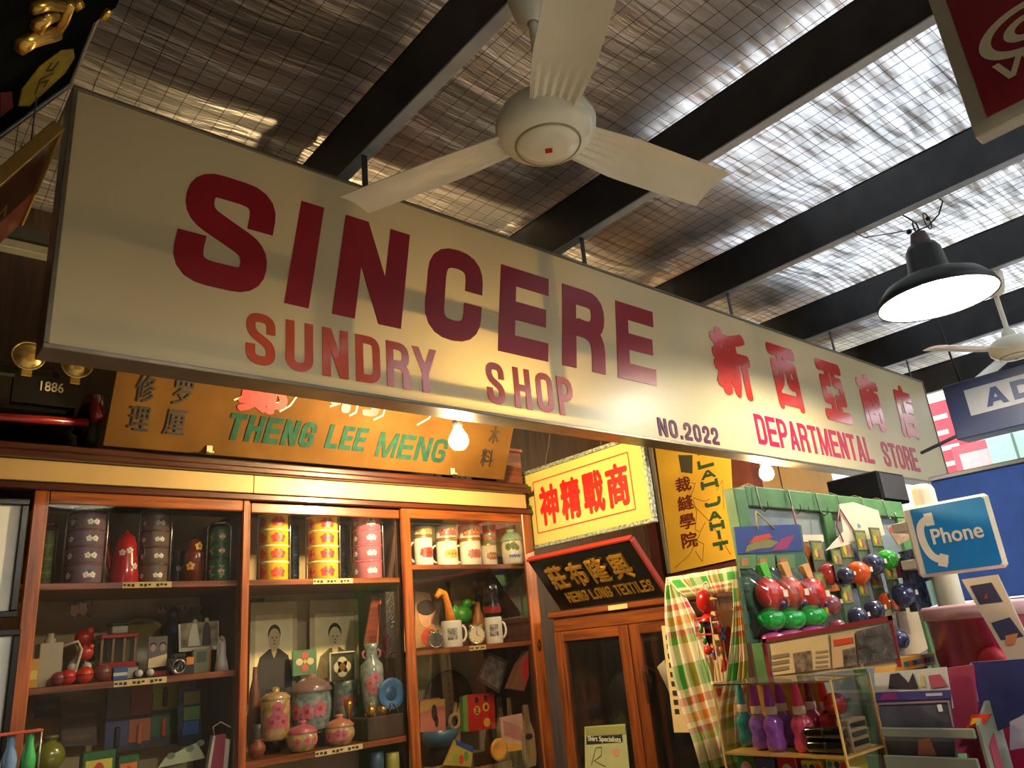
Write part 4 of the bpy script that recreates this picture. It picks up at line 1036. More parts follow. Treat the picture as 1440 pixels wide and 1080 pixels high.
t, hw, H = blk('match_boxes', 158, 193, 938, 958, 3.34, 'blue printed matchbox packet on the shelf front', 'box', C('2c5488', .4), .03)
rect_on(t, 'white_band', -hw, hw, H * .35, H * .6, C('c8c4b0', .5), -.015); rect_on(t, 'label_block', hw * .1, hw * .9, H * .1, H * .9, C('98907c', .5), -.0164)
t = thing('round_tray', 'round olive-yellow tray leaning behind the toy tram', 'tray', AY(196, 892, 3.62))
t.location.z = S2 + .125
B().lathe([(0, .006), (.105, .004), (.12, -.012), (.124, -.008), (.108, .012), (0, .014)], 36, (0, 0, 0), 'y').build('body', C('7a6a28', .35, .2), t)
for k, (u, v0, v1, c_) in enumerate(((105, 851, 868, 'c8a080'), (117, 848, 866, 'd0a888'), (129, 850, 868, '8a6a50'))):
    t, poly = card('paper_lantern', [(u - 6, v1 - 4), (u, v1), (u + 6, v1 - 6), (u + 5, v0), (u - 5, v0)], 3.60, ['left', 'middle', 'right'][k] + ' pale folded paper lantern hanging under the upper shelf', 'lantern', C(c_, .6), .02, group='folded paper lanterns')
    B().tube([(0, .01, poly[3][1]), (0, .01, topz(u, v0, 3.60) - t.location.z + (z_(.346) - topz(u, v0, 3.60)))], .0015, 5).build('string', C('5a4a38', .6), t)
t, poly = card('couple_photo', [(208, 940), (234, 936), (236, 894), (209, 896)], 3.36, 'black and white photo of two people with a cream lower border', 'photograph', C('5c564c', .35, .2), .005)
B().prism([poly[0], poly[1], (poly[1][0], poly[1][1] + .045), (poly[0][0], poly[0][1] + .035)], -.001, 0).build('cream_border', C('c8b488', .5), t)
for s_ in (-1, 1):
    B().disc(s_ * .018, .075, .011, .014, -.0015, -.0002, 12).build('printed_face', C('8a7c6a', .5), t)
    B().disc(s_ * .018, .085, .013, .012, -.001, -.0001, 12).build('printed_hair', C('1a1612', .5), t)
B().cbox(-.06, .05, -.03, .03, S2 - t.location.z, S2 - t.location.z + .022, .004).build('red_stand', C('7a1420', .5), t)
t, poly = card('wedding_photo', [(252, 917), (308, 913), (308, 873), (251, 878)], 3.42, 'sepia wedding photograph with a white border above the camera', 'photograph', C('d8d0b0', .4), .004)
B().prism([(p[0] * .92, .012 + p[1] * .88 + .003) for p in poly], -.001, 0).build('photo_ground', M('sepia_print', '7a6a48', .45, 0, .5, 18, c2='b8a878'), t)
B().prism([(-.045, .02), (.005, .02), (-.005, .07), (-.012, .11), (-.03, .11), (-.04, .07)], -.0018, -.001).build('printed_bride', C('d8d0b0', .5), t)
B().prism([(.012, .02), (.05, .02), (.045, .09), (.035, .115), (.022, .115), (.014, .09)], -.0018, -.001).build('printed_groom', C('2a241c', .5), t)
for dx, dz in ((-.02, .118), (.028, .122)): B().disc(dx, dz, .009, .010, -.0024, -.0018, 10).build('printed_face', C('b09870', .5), t)
B().box(-.01, .01, .004, .02, S2 - t.location.z, .05).build('easel_leg', C('3a2c1c', .6), t)
t, hw, H = blk('film_camera', 237, 271, 925, 948, 3.33, 'old black film camera with a chrome lens ring', 'camera', C('14130f', .45), .035)
B().cbox(-hw * .75, hw * .3, -.015, .015, H, H + .018, .003).build('viewfinder_hump', C('3a3832', .3, metal=.5), t)
lx = -hw * .45
B().lathe([(.027, -.017), (.030, -.02), (.030, -.042), (.024, -.046), (.020, -.040)], 24, (lx, 0, H * .48), 'y').build('lens_barrel', C('8a867c', .2, metal=.9), t)
B().lathe([(.021, -.040), (.012, -.036), (0, -.034)], 20, (lx, 0, H * .48), 'y').build('lens_glass', C('0a0c12', .08, coat=1.0), t)
rect_on(t, 'orange_sticker', hw * .35, hw * .95, H * .55, H * 1.0, C('c8781c', .5), -.0175)
t, hw, H = blk('cassette_box', 270, 295, 913, 947, 3.38, 'pale green printed cassette box right of the camera', 'box', C('8a9068', .35), .02)
rect_on(t, 'cover_portrait', -hw * .6, hw * .5, H * .45, H * .9, C('586048', .5), -.01); rect_on(t, 'spine', hw * .8, hw * .999, 0.001, H * .99, C('a85a28', .5), -.01)
p = AY(311, 946, 3.31); t = thing('bride_figurine', 'white bride figurine at the right end of the toy shelf', 'figurine', (p.x, 3.31, S2))
B().lathe([(0, 0), (.030, 0), (.024, .03), (.013, .075), (.016, .095), (.013, .11), (.006, .116)], 18).build('gown', C('b8b4a4', .4), t)
B().ball((0, 0, .125), .011, 12).build('head', C('a88a70', .5), t)
B().lathe([(.02, .05), (.019, .10), (.013, .13), (0, .139)], 14, (0, .006, 0), sy=.7).build('veil', C('c8c4b4', .5), t)
p = AY(240, 918, 3.55); t = thing('dark_doll', 'dark dressed doll in blue-black cloth behind the photographs', 'doll', (p.x, 3.55, S2))
B().lathe([(0, 0), (.055, 0), (.05, .1), (.04, .16), (.045, .2), (.02, .225)], 18).build('robe', C('11141c', .6), t)
B().ball((0, 0, .25), (.026, .026, .03), 14).build('head', C('2a2420', .5), t)
B().tube([(.04, 0, .2), (.07, -.01, .17), (.06, -.03, .13)], .014, 8).build('sleeve', C('1c3058', .6), t)
t, poly = card('face_prints', [(262, 884), (312, 878), (312, 848), (262, 854)], 3.66, 'strip of faded baby face prints at the back of the toy shelf', 'poster', C('8a7a68', .5), .004)
for i in range(3):
    B().disc(-.055 + i * .055, .05, .020, .026, -.0012, 0, 14).build('printed_face', C('a88870', .5), t)
    B().disc(-.055 + i * .055, .068, .022, .016, -.0018, -.0013, 12).build('printed_hair', C('3a2c24', .5), t)
t, poly = card('pink_strip', [(223, 863), (266, 857), (266, 850), (223, 855)], 3.60, 'narrow pink printed card strip with dark dancing figures', 'card', C('b88890', .5), .003)
for i in range(6): B().disc(-.055 + i * .02, .02, .004, .009, -.001, 0, 8).build('printed_figure', C('3a1c28', .5), t)
t = thing('tiny_shoes', 'pair of tiny black and white baby shoes beside the couple photo', 'shoes', AY(200, 948, 3.33)); t.location.z = S2
for i, dx in enumerate((-.02, .02)):
    B().ball((dx, -.01, .016), (.016, .034, .016), 14).build('shoe_upper', C('16141a', .4), t)
    B().ball((dx, -.03, .018), (.014, .016, .014), 12).build('white_toe', C('d0ccc0', .4), t)
    B().cbox(dx - .015, dx + .015, -.042, .022, 0, .005, .002).build('sole', C('2a2018', .6), t)

# ---- bay 1 bottom
xg, Rg = fit(44, 92, 1064, 3.36); zg = AY(68, 1064, 3.36).z - S4
t = thing('glass_globe_jar', 'olive green glass globe jar at the bottom left of the cabinet', 'jar', (xg, 3.36, S4))
B().ball((0, 0, zg), Rg, 24, rings=14).build('globe', C('7a7c2c', .12, .1, .8), t)
B().lathe([(Rg * .42, zg + Rg * .88), (Rg * .40, zg + Rg * 1.1), (Rg * .55, zg + Rg * 1.14), (Rg * .52, zg + Rg * 1.3), (0, zg + Rg * 1.32)], 20).build('neck', C('6a6a30', .2, coat=.6), t)
B().lathe([(Rg * .7, 0), (Rg * .7, .012), (Rg * .5, .02), (Rg * .5, zg - Rg * .85)], 20).build('base_ring', C('3a2a1a', .5), t)
for u0, u1, vt, vb, c_, c2, lb in ((48, 84, 982, 1010, '3a342c', '6a6458', 'grey photo leaflet high on the lowest shelf'), (86, 136, 990, 1050, '5a4a38', '7a5a40', 'brown printed leaflet board beside the photo leaflet')):
    t, poly = card('leaflet', [(u0, vb), (u1, vb - 2), (u1, vt - 2), (u0, vt)], 3.60, lb, 'leaflet', C(c_, .5), .004)
    w_ = poly[1][0]
    for k in range(3): rect_on(t, 'print_line', -w_ * .7, w_ * .7, .03 + k * .04, .045 + k * .04, C(c2, .6))
t, poly = card('toy_blister_card', [(146, 1060), (250, 1046), (250, 972), (150, 980)], 3.58, 'large blister card of toy tools in orange, yellow and green fields', 'toy card', C('3c3a34', .4), .004)
w0, w1 = poly[0][0], poly[1][0]; q = (w1 - w0)
for i, (a, b_, z0, z1, c_) in enumerate(((.0, .30, .12, .24, '5c5448'), (.0, .30, .01, .115, '4a4a6a'), (.31, .6, .12, .25, '8a4a30'), (.31, .6, .02, .115, 'a8582c'), (.61, .99, .13, .255, '8a8428'), (.61, .99, .03, .125, '2c5c30'))):
    rect_on(t, 'printed_field', w0 + a * q, w0 + b_ * q, z0 + .01, z1, C(c_, .4))
for i, (a, z, c_) in enumerate(((.15, .06, '203a24'), (.45, .06, 'c87040'), (.78, .19, '2a1a10'), (.78, .075, 'a84028'))):
    B().cbox(w0 + a * q - .009, w0 + a * q + .009, -.014, -.0013, z - .04, z + .035, .004).build('plastic_tool', C(c_, .3, coat=.4), t)
for u0, u1, vt, c_, c2, lb in ((114, 160, 1056, '2c5c28', 'c8b840', 'green packet with a yellow flower label at the bottom left'), (164, 193, 1062, '2a5a2c', 'c86a28', 'green carton with an orange label at the bottom left')):
    t, hw, H = blk('seed_packet', u0, u1, vt, 1078, 3.33, lb, 'packet', C(c_, .4), .05, S4)
    rect_on(t, 'label_field', -hw * .8, hw * .8, H * .5, H * .9, C(c2, .4), -.025)
    B().disc(0, H * .7, hw * .4, H * .17, -.0275, -.0262, 14).build('label_flower', C('b83a2c' if c2[0] == 'c' and c2[1] == '8' else 'd8d0b0', .4), t)
t, poly = card('illustrated_paper', [(222, 1080), (289, 1066), (277, 1044), (232, 1066)], 3.34, 'pale illustrated paper propped at the bottom of the left bay', 'paper', C('98a080', .5), .004)
for dx, dz in ((-.04, .035), (.03, .05), (.07, .065)): B().disc(dx, dz, .016, .012, -.001, 0, 10).build('printed_sketch', C('5c6a50', .5), t)
t, poly = card('striped_bag', [(292, 1080), (320, 1080), (324, 1040), (300, 1034)], 3.275, 'red and white striped paper bag with a tied string', 'bag', C('b8a898', .5), .03)
B().prism([(poly[0][0] + .01, 0), (poly[0][0] + .06, 0), (poly[3][0] + .05, poly[3][1]), (poly[3][0] + .01, poly[3][1])], -.001, 0).build('red_stripe', C('8a2438', .5), t)
B().tube([(-.02, .01, poly[3][1]), (-.03, 0, poly[3][1] + .03), (.0, 0, poly[3][1] + .045), (.04, 0, poly[3][1] + .02)], .0025, 6).build('tie_string', C('b0a890', .6), t)
t, poly = card('hanging_toy_bag', [(250, 1052), (283, 1046), (283, 968), (262, 962), (251, 970)], 3.50, 'clear hanging bag of yellow, blue and green toy bricks', 'toy bag', C('24303a', .2, .1, .5), .012)
for z, c_ in ((.045, '2a4a80'), (.10, '4a6a30'), (.16, '8a7a28')): rect_on(t, 'brick_row', poly[0][0] + .015, poly[1][0] - .015, z, z + .05, C(c_, .3, coat=.3), 0, .008)
B().tube([(0, .006, poly[3][1]), (0, .006, z_(-.0085) - t.location.z)], .0015, 5).build('string', C('a09880', .6), t)
t, poly = card('bright_brochure', [(314, 1022), (328, 1020), (324, 974), (315, 966)], 3.40, 'green and red folded brochure by the cabinet divider', 'brochure', C('3a7a30', .4), .008)
B().prism([(poly[0][0] + .03, 0.0), poly[1], (poly[1][0] - .003, .11), (poly[0][0] + .03, .11)], -.001, 0).build('red_half', C('a83a28', .4), t)

# ================================================================== flat things placed on any plane
EYE = Vector((0, 0, E0))
def on(t, u, v, y=0.0):
    """where the line of sight through a pixel meets the thing's own front plane"""
    iv = t.matrix_basis.inverted(); o = iv @ EYE; d = iv.to_3x3() @ ray(u, v)
    s_ = (y - o.y) / d.y
    return (o.x + d.x * s_, o.z + d.z * s_)
def panel(name, pts, origin, rot, label, cat, mat, th=.01, group=None, part='board'):
    t = thing(name, label, cat, origin, rot, group)
    P = [on(t, u, v) for u, v in pts]
    cx = sum(p[0] for p in P) / len(P); zb = min(p[1] for p in P)
    t.location = t.matrix_basis @ Vector((cx, 0, zb))
    P = [(x - cx, z - zb) for x, z in P]
    B().prism(P, 0, th).build(part, mat, t)
    return t, P
def onpoly(t, nm, pts, mat, y=-.001, th=.001):
    return B().prism([on(t, u, v) for u, v in pts], y - th, y).build(nm, mat, t)
def onrect(t, nm, u0, v0, u1, v1, mat, y=-.001, th=.001):
    a, c_ = on(t, u0, v0), on(t, u1, v1)
    return B().box(min(a[0], c_[0]), max(a[0], c_[0]), y - th, y, min(a[1], c_[1]), max(a[1], c_[1])).build(nm, mat, t)
def online(t, nm, pts, w_, mat, y=-.001, closed=False):
    b = B(); stroke(b, [Vector(on(t, u, v)) for u, v in pts], w_, .001, closed); b.v = [(p, q + y, r) for p, q, r in b.v]
    return b.build(nm, mat, t)

# ================================================================== yellow carpenter board on the cabinet
m_yboard = M('ochre_painted_board', '5e3f1a', .8, 0, .22, 3, .05, 20, c2='6a4a20', spec=.1)
t = thing('painted_signboard', 'ochre painted wooden signboard leaning forward on the cabinet top', 'signboard', (1.69, 3.13, z_(.866)), (math.radians(24), 0, 0))
B().cbox(-1.0, 1.0, 0, .018, 0, .40, .003).build('board', m_yboard, t)
m_teal = C('224436', .8, .2, scale=25, spec=.1); m_bk = C('1e1814', .6)
word('THENG', *[on(t, 318, 600)[0], on(t, 441, 612)[0]], on(t, 380, 624)[1], on(t, 375, 586)[1], .024, m_teal, t, y=-.001, slant=.12)
word('LEE', on(t, 457, 620)[0], on(t, 513, 620)[0], on(t, 480, 632)[1], on(t, 480, 598)[1], .022, m_teal, t, slant=.12)
word('MENG', on(t, 528, 630)[0], on(t, 625, 640)[0], on(t, 570, 646)[1], on(t, 570, 611)[1], .023, m_teal, t, slant=.12)
for ch, u0, u1, v0, v1 in (('修', 188, 222, 528, 564), ('理', 178, 214, 573, 604), ('罗', 241, 274, 536, 568), ('厘', 228, 264, 578, 610), ('木', 686, 704, 600, 623), ('料', 674, 695, 632, 655)):
    a, c_ = on(t, u0, v1), on(t, u1, v0)
    font('character', ch, a[0], c_[0], a[1], c_[1], m_bk, t, bold=.012)
m_brush = C('b02018', .5, .15); m_cream = C('e0cfa8', .5)
for u0, u1, ch in ((330, 415, '鄭'), (460, 545, '利'), (585, 640, '明')):
    a, c_ = on(t, u0, 585), on(t, u1, 510)
    font('character', ch, a[0], c_[0], a[1] + .025, a[1] + .20, m_brush, t, bold=.05)
for pts in ([(330, 562), (345, 556), (352, 540)], [(372, 570), (392, 566), (408, 545)], [(394, 578), (408, 570), (418, 556)], [(465, 571), (480, 566), (490, 556)], [(492, 584), (500, 580), (505, 562)], [(526, 590), (538, 584), (544, 565)], [(583, 577), (596, 578), (610, 570)], [(587, 597), (603, 588), (612, 572)]):
    online(t, 'brush_outline', pts, .007, m_cream, -.0018)
for u, v in ((292, 630), (633, 662)):
    p = AY(u, v, 3.135); q = thing('metal_clip', ('left' if u < 400 else 'right') + ' pale metal clip holding the ochre board on the cornice', 'clip', (p.x, 3.125, z_(.8655)), group='clips on the cornice')
    B().cbox(-.012, .012, -.015, -.010, 0, .035, .001).build('upright', C('c8c0a0', .4, metal=.4), q)
    B().cbox(-.012, .012, -.035, -.0151, 0, .006, .001).build('foot', C('c8c0a0', .4, metal=.4), q)

# ================================================================== vintage toy car on the cabinet
m_cblk = C('0c0c0e', .15, .1, .8); m_cred = C('7a1210', .2, .1, .6); m_brass = C('c8a860', .25, metal=.8)
t = thing('toy_car', 'black and red vintage toy car with two brass headlamps, number plate 1886', 'toy car', (.44, 3.36, z_(.8655)))
B().cbox(-.17, .17, -.12, .20, .075, .24, .03).build('body', m_cblk, t)
B().cbox(-.13, .14, -.20, -.125, .10, .26, .02).build('bonnet', m_cblk, t)
B().cbox(-.16, .16, .205, .40, .07, .46, .03).build('cab', m_cblk, t)
B().tube([(-.26, -.20, .075), (.20, -.20, .095)], .016, 10).build('bumper', m_cred, t)
for sx in (-1, 1):
    for sy in (-.10, .28):
        w_ = B().lathe([(.055, -.022), (.085, -.024), (.098, -.012), (.098, .012), (.085, .024), (.055, .022)], 28, (sx * .225, sy, .098), 'x').build('tyre', C('0a0a0a', .6), t)
        B().lathe([(0, -.020), (.05, -.018), (.056, 0), (.05, .018), (0, .020)], 20, (sx * .225, sy, .098), 'x').build('hub', m_cred, w_)
    B().tube([(sx * .225, -.24, .10), (sx * .225, -.20, .19), (sx * .225, -.10, .225), (sx * .225, .02, .19), (sx * .225, .06, .12)], .026, 8).build('mudguard', m_cred, t)
for u, v in ((40, 501), (108, 513)):
    p = AY(u, v, 3.13); c_ = (p.x - .44, -.23, p.z - z_(.8655))
    l = B().lathe([(0, -.024), (.025, -.022), (.050, -.007), (.055, .0), (.054, .012), (.036, .03), (.014, .036), (0, .037)], 24, c_, 'y').build('headlamp', m_brass, t)
    B().lathe([(.0505, -.008), (.055, -.012), (.058, -.004), (.055, .002)], 24, c_, 'y').build('lamp_rim', C('d8c890', .15, metal=.9), l)
    B().cbox(c_[0] - .018, c_[0] + .018, c_[1] + .0, c_[1] + .02, c_[2] - .078, c_[2] - .048, .003).build('lamp_bracket', m_brass, t)
B().box(-.06, .16, -.222, -.215, .14, .25).build('number_plate', C('0a0a0c', .4), t)
q0, q1 = AY(56, 548, 3.14), AY(90, 540, 3.14)
font('plate_number', '1886', q0.x - .44, q1.x - .44, q0.z - z_(.8655) - .004, q1.z - z_(.8655), C('d8cca0', .5), t, y=-.2225, bold=.01)
# box and lamps at the right end of the cabinet top
t = thing('wooden_box', 'reddish wooden box at the right end of the cabinet top', 'box', (2.79, 3.30, z_(.8655)))
B().cbox(-.10, .10, -.10, .08, 0, .19, .004).build('body', wood('red_box_wood', '5c2a18', '74381f', .5), t); B().cbox(-.11, .11, -.11, .09, .1905, .21, .004).build('lid', wood('red_box_wood2', '7a3c2c', '8a4a38', .5), t)
for i, u in enumerate((700, 748)):
    p = AY(u, 610, 3.5); t = thing('oil_lamp', ('left' if i == 0 else 'right') + ' dark old oil lamp half hidden behind the red wooden box', 'oil lamp', (2.60 + .22 * i, 3.53, z_(.8655)), group='old oil lamps')
    B().lathe([(0, 0), (.07, 0), (.075, .02), (.06, .08), (.03, .10)], 20).build('tank', C('2a2a24', .35, metal=.5), t)
    B().lathe([(.03, .10), (.06, .17), (.06, .26), (.035, .33), (.03, .36)], 20).build('glass_chimney', C('4a4838', .1, coat=.8), t)
    B().lathe([(.05, .36), (.055, .38), (.02, .42), (0, .42)], 20).build('cap', C('2a2a24', .35, metal=.5), t)
    B().tube([(-.085, 0, .05), (-.10, 0, .3), (0, 0, .47), (.10, 0, .3), (.085, 0, .05)], .004, 6).build('bail', C('2a2a24', .35, metal=.5), t)

# ================================================================== framed yellow motto board, facing left
m_yel = M('pale_yellow_print', 'b4a65c', .3, 0, .05, 3, coat=.3)
t = thing('framed_motto', 'pale yellow framed board with four red brush characters', 'framed sign', (2.95, 2.808, z_(.528)), FACE_L)
W2, H2 = .445, .405
B().box(-W2, W2, 0, .012, 0, H2).build('sheet', m_yel, t)
m_fr = M('mottled_pewter_frame', '7f9482', .4, .3, .5, 70, .3, 90, c2='b0b49c')
for a in ((-W2 - .022, W2 + .022, -.012, .016, -.022, -.0005), (-W2 - .022, W2 + .022, -.012, .016, H2 + .0005, H2 + .022), (-W2 - .022, -W2 - .0005, -.012, .016, .0, H2), (W2 + .0005, W2 + .022, -.012, .016, 0, H2)):
    B().cbox(*a, .003).build('frame_bar', m_fr, t)
rd = C('b01810', .45); rb = B()
x0, x1, zz0, zz1 = -.375, .35, .062, .352
for a in ((x0, x1, zz0 - .003, zz0 + .003), (x0, x1, zz1 - .003, zz1 + .003), (x0 - .003, x0 + .003, zz0, zz1), (x1 - .003, x1 + .003, zz0, zz1)):
    B().box(a[0], a[1], -.0012, -.0002, a[2], a[3]).build('border_line', rd, t)
for i, ch in enumerate('神精戰商'):
    a = -.335 + i * .172
    font('character', ch, a, a + .150, .092, .315, C('c8140e', .4), t, bold=.035)
B().box(-.3, .3, .0165, .0175, .05, .35).build('back_board', C('5a3a20', .7), t)
for x in (-.3, .14): B().tube([(x, .02, H2 - .02), (x, .20, H2 + .5), (x, .25, ZB - z_(.528) - .008)], .002, 5).build('hanging_wire', C('4a4438', .5), t)

# ================================================================== wardrobe with glass doors, facing left
XW = 2.95
m_ward = wood('red_brown_wardrobe', '6c3414', '8a481c', .35, 'z'); m_wardx = wood('red_brown_wardrobe_rail', '6c3414', '8a481c', .35, 'x')
wt = thing('wardrobe', 'red-brown glazed wardrobe standing at right angles to the cabinet', 'wardrobe', (XW, 2.61, 0), FACE_L)
TW = z_(.125)
B().box(-.525, -.505, .03, .58, .0, TW).build('side_panel', m_ward, wt); B().box(.505, .525, .03, .58, .0, TW).build('side_panel', m_ward, wt)
B().box(-.505, .505, .56, .58, .0, TW).build('back_panel', C('1a1410', .7), wt)
B().cbox(-.545, .545, -.02, .60, TW, TW + .03, .006).build('top', m_wardx, wt)
B().box(-.505, .505, .03, .56, .0, .12).build('plinth', m_ward, wt)
B().cbox(-.525, .525, .0, .03, z_(.055), TW, .004).build('frieze', m_wardx, wt)
for x0, x1 in ((-.525, -.003), (.003, .525)):
    d = B().cbox(x0, x0 + .065, -.004, .026, .12, z_(.054), .004).build('door', m_ward, wt)
    B().cbox(x1 - .065, x1, -.004, .026, .12, z_(.054), .004).build('stile', m_ward, d)
    B().cbox(x0 + .065, x1 - .065, -.003, .025, z_(.004), z_(.054), .004).build('rail', m_wardx, d)
    B().cbox(x0 + .065, x1 - .065, -.003, .025, .12, .22, .004).build('rail', m_wardx, d)
    B().box(x0 + .06, x1 - .06, .010, .014, .21, z_(.008)).build('pane', glass('wardrobe_glass', haze=.004, refl=.8), d)
B().cbox(.07, .085, -.022, -.005, z_(-.30), z_(-.16), .003).build('door_handle', C('3a1a0c', .4), wt)
a_ = on(wt, 860, 861)[0]; c_ = on(wt, 887, 858)[0]
B().box(a_, c_, -.0215, -.0205, TW + .004, TW + .026).build('shelf_label', m_paper, wt)
# clothes inside the wardrobe
def coat_body(t, w_, h, mat, y=0):
    n = 20; vs = []; rows = [(0, .40, .09), (.15, .42, .10), (.45, .38, .10), (.68, .43, .11), (.86, .46, .10), (.94, .34, .08), (1.0, .13, .06)]
    for z, a, b_ in rows:
        for k in range(n):
            q = 2 * PI * k / n; vs.append((a * w_ * math.cos(q) + .004 * math.sin(q * 5), b_ * math.sin(q) + y, z * h))
    fs = [(i * n + k, i * n + (k + 1) % n, (i + 1) * n + (k + 1) % n, (i + 1) * n + k) for i in range(len(rows) - 1) for k in range(n)]
    return B().add(vs, fs, 0, True).build('coat_body', mat, t)
t = thing('suit_jacket', 'black suit jacket with white shirt collar and red cravat behind the right wardrobe door', 'jacket', (XW + .19, 2.40, z_(-.95)), FACE_L)
coat_body(t, .44, .82, C('0b0b0e', .7)); p0 = on(t, 898, 968)
hz = .80
for s_ in (-1, 1): B().prism([(s_ * .0, hz - .22), (s_ * .03, hz - .20), (s_ * .12, hz - .0), (s_ * .07, hz + .03)], -.125, -.115).build('lapel', C('d8ccb8', .6), t)
B().prism([(-.025, hz - .20), (.025, hz - .20), (.06, hz - .04), (-.06, hz - .04)], -.112, -.106).build('cravat', C('a81c26', .5), t)
B().lathe([(.07, hz), (.065, hz + .05), (.05, hz + .09), (0, hz + .10)], 20).build('neck_block', C('1c2a34', .15, coat=.8), t)
B().lathe([(.15, .0), (.14, -.02), (.03, -.03), (.03, -.4)], 20).build('stand', C('1a1410', .5), t)
t = thing('long_robe', 'long dark grey robe hanging behind the left wardrobe door', 'robe', (XW + .28, 2.85, z_(-.98)), FACE_L)
coat_body(t, .40, .84, C('16191c', .75, .3))
for s_ in (-1, 1): B().tube([(s_ * .15, 0, .74), (s_ * .17, -.01, .5), (s_ * .17, -.02, .22)], [.045, .05, .05], 10).build('sleeve', C('191c20', .75, .3), t)
B().tube([(-.14, 0, .80), (0, 0, .86), (.14, 0, .80)], .006, 6).tube([(0, 0, .86), (0, 0, .93), (.02, 0, .95)], .003, 6).build('hanger', C('6a8a98', .3), t)
B().tube([(-.18, 0, .955), (.18, 0, .955)], .008, 8).build('hanging_rail', C('5a4a38', .4), t)
t, P = panel('shirt_poster', [(823, 1092), (886, 1092), (879, 1018), (822, 1022)], (XW - .008, 2.8, z_(-.4)), FACE_L, 'pale green shirt tailor notice with a sketch, stuck on the wardrobe door', 'notice', C('a8ac7c', .5), .003, part='sheet')
onpoly(t, 'striped_head', [(824, 1033), (881, 1032), (879, 1020), (823, 1023)], C('8a8a50', .5))
onpoly(t, 'title_bar', [(825, 1047), (876, 1043), (875, 1033), (825, 1035)], C('24282c', .5), -.0012)
a, c_ = on(t, 828, 1044), on(t, 873, 1036); font('title', 'Shirt Specialists', a[0], c_[0], a[1], c_[1], C('d8d8c0', .5), t, y=-.0024)
online(t, 'sketch_line', [(832, 1075), (838, 1052), (846, 1050), (846, 1062), (836, 1070), (852, 1078)], .0025, C('4a4c3c', .6))
a = on(t, 866, 1058); B().disc(a[0], a[1], .024, .017, -.0016, -.0004, 18).build('red_stamp', C('c08a78', .5), t)

# ================================================================== black textile board with gilt letters
ang = math.atan2(.20, .255)
t = thing('textile_signboard', 'black lacquer signboard with gilt carved characters leaning over the wardrobe', 'signboard', (2.93, 2.69, z_(.158)), (ang, 0, -PI / 2))
HB = math.hypot(.20, .255)
B().cbox(-.355, .355, 0, .022, 0, HB, .003).build('board', C('0c0a0a', .22, .2, .5), t)
m_rededge = C('8a2418', .4)
B().cbox(-.36, .36, -.004, .026, HB + .0005, HB + .014, .002).build('edge_bar', m_rededge, t)
B().cbox(.3555, .368, -.004, .026, .0, HB, .002).build('edge_bar', m_rededge, t)
m_gilt = C('c89a44', .28, .2, metal=.75)
for i, ch in enumerate('莊布隆興'):
    a = -.275 + i * .145
    font('character', ch, a, a + .115, .135, .275, m_gilt, t, d=.008, bold=.03, y=-.001)
for wd, a, c_ in (('HENG', -.245, -.10), ('LONG', -.075, .065), ('TEXTILES', .095, .325)):
    word(wd, a, c_, .045, .105, .009, m_gilt, t, d=.006)
for x in (-.2, .2): B().box(x - .01, x + .01, .0225, .10, .02, .05).build('support_block', C('3a2418', .5), t)

# ================================================================== yellow tailor board on the partition
t, P = panel('tailor_signboard', [(944, 806), (1033, 786), (1022, 560), (916, 590)], (4.70, 3.3, z_(.5)), FACE_L, 'yellow tailor signboard with vertical dark green letters and drawn sewing things', 'signboard', M('mustard_board', 'c09632', .5, 0, .1, 3), .015)
m_gr = C('2c4428', .5)
for ch, u0, v1, u1, v0 in (('L', 982, 659, 1003, 645), ('A', 986, 675, 1006, 659), ('H', 987, 690, 1009, 672), ('J', 992, 714, 1013, 698), ('A', 997, 733, 1014, 717), ('H', 999, 746, 1018, 732), ('I', 1003, 758, 1020, 746), ('T', 1004, 774, 1024, 761)):
    a, c_ = on(t, u0, v1), on(t, u1, v0); zc = (a[1] + c_[1]) / 2; hh = .031
    g = glyph(ch, max(c_[0] - a[0], .03), hh * 2, .026, .0015); g.v = [(x + a[0], y - .0005, z + zc - hh) for x, y, z in g.v]
    g.build('letter', m_gr, t)
onrect(t, 'letter', 981, 641, 990, 637, m_gr)
for pts in ([(958, 676), (978, 680), (972, 697), (973, 700), (962, 678)], [(975, 700), (990, 705), (998, 702)], [(975, 703), (980, 720), (978, 745), (985, 748), (992, 735)], [(970, 705), (1000, 735), (1028, 780)], [(968, 770), (980, 760), (990, 765), (988, 790), (978, 775)], [(950, 798), (970, 780), (985, 750)], [(1008, 690), (1016, 675), (1018, 715)]):
    online(t, 'ink_drawing', pts, .004, C('5a4a18', .6))
onpoly(t, 'brush_head', [(954, 640), (974, 640), (974, 666), (958, 664)], C('3a3628', .6))
for i, ch in enumerate('裁縫學院'):
    a, c_ = on(t, 952 + i * 3, 694 + i * 26), on(t, 970 + i * 3, 668 + i * 26)
    font('character', ch, a[0], c_[0], a[1], c_[1], C('5a2014', .5), t, bold=.02)
B().box(P[0][0] - .03, P[0][0] - .002, -.01, .017, .0, 1.0).build('side_batten', C('6a6454', .6), t)

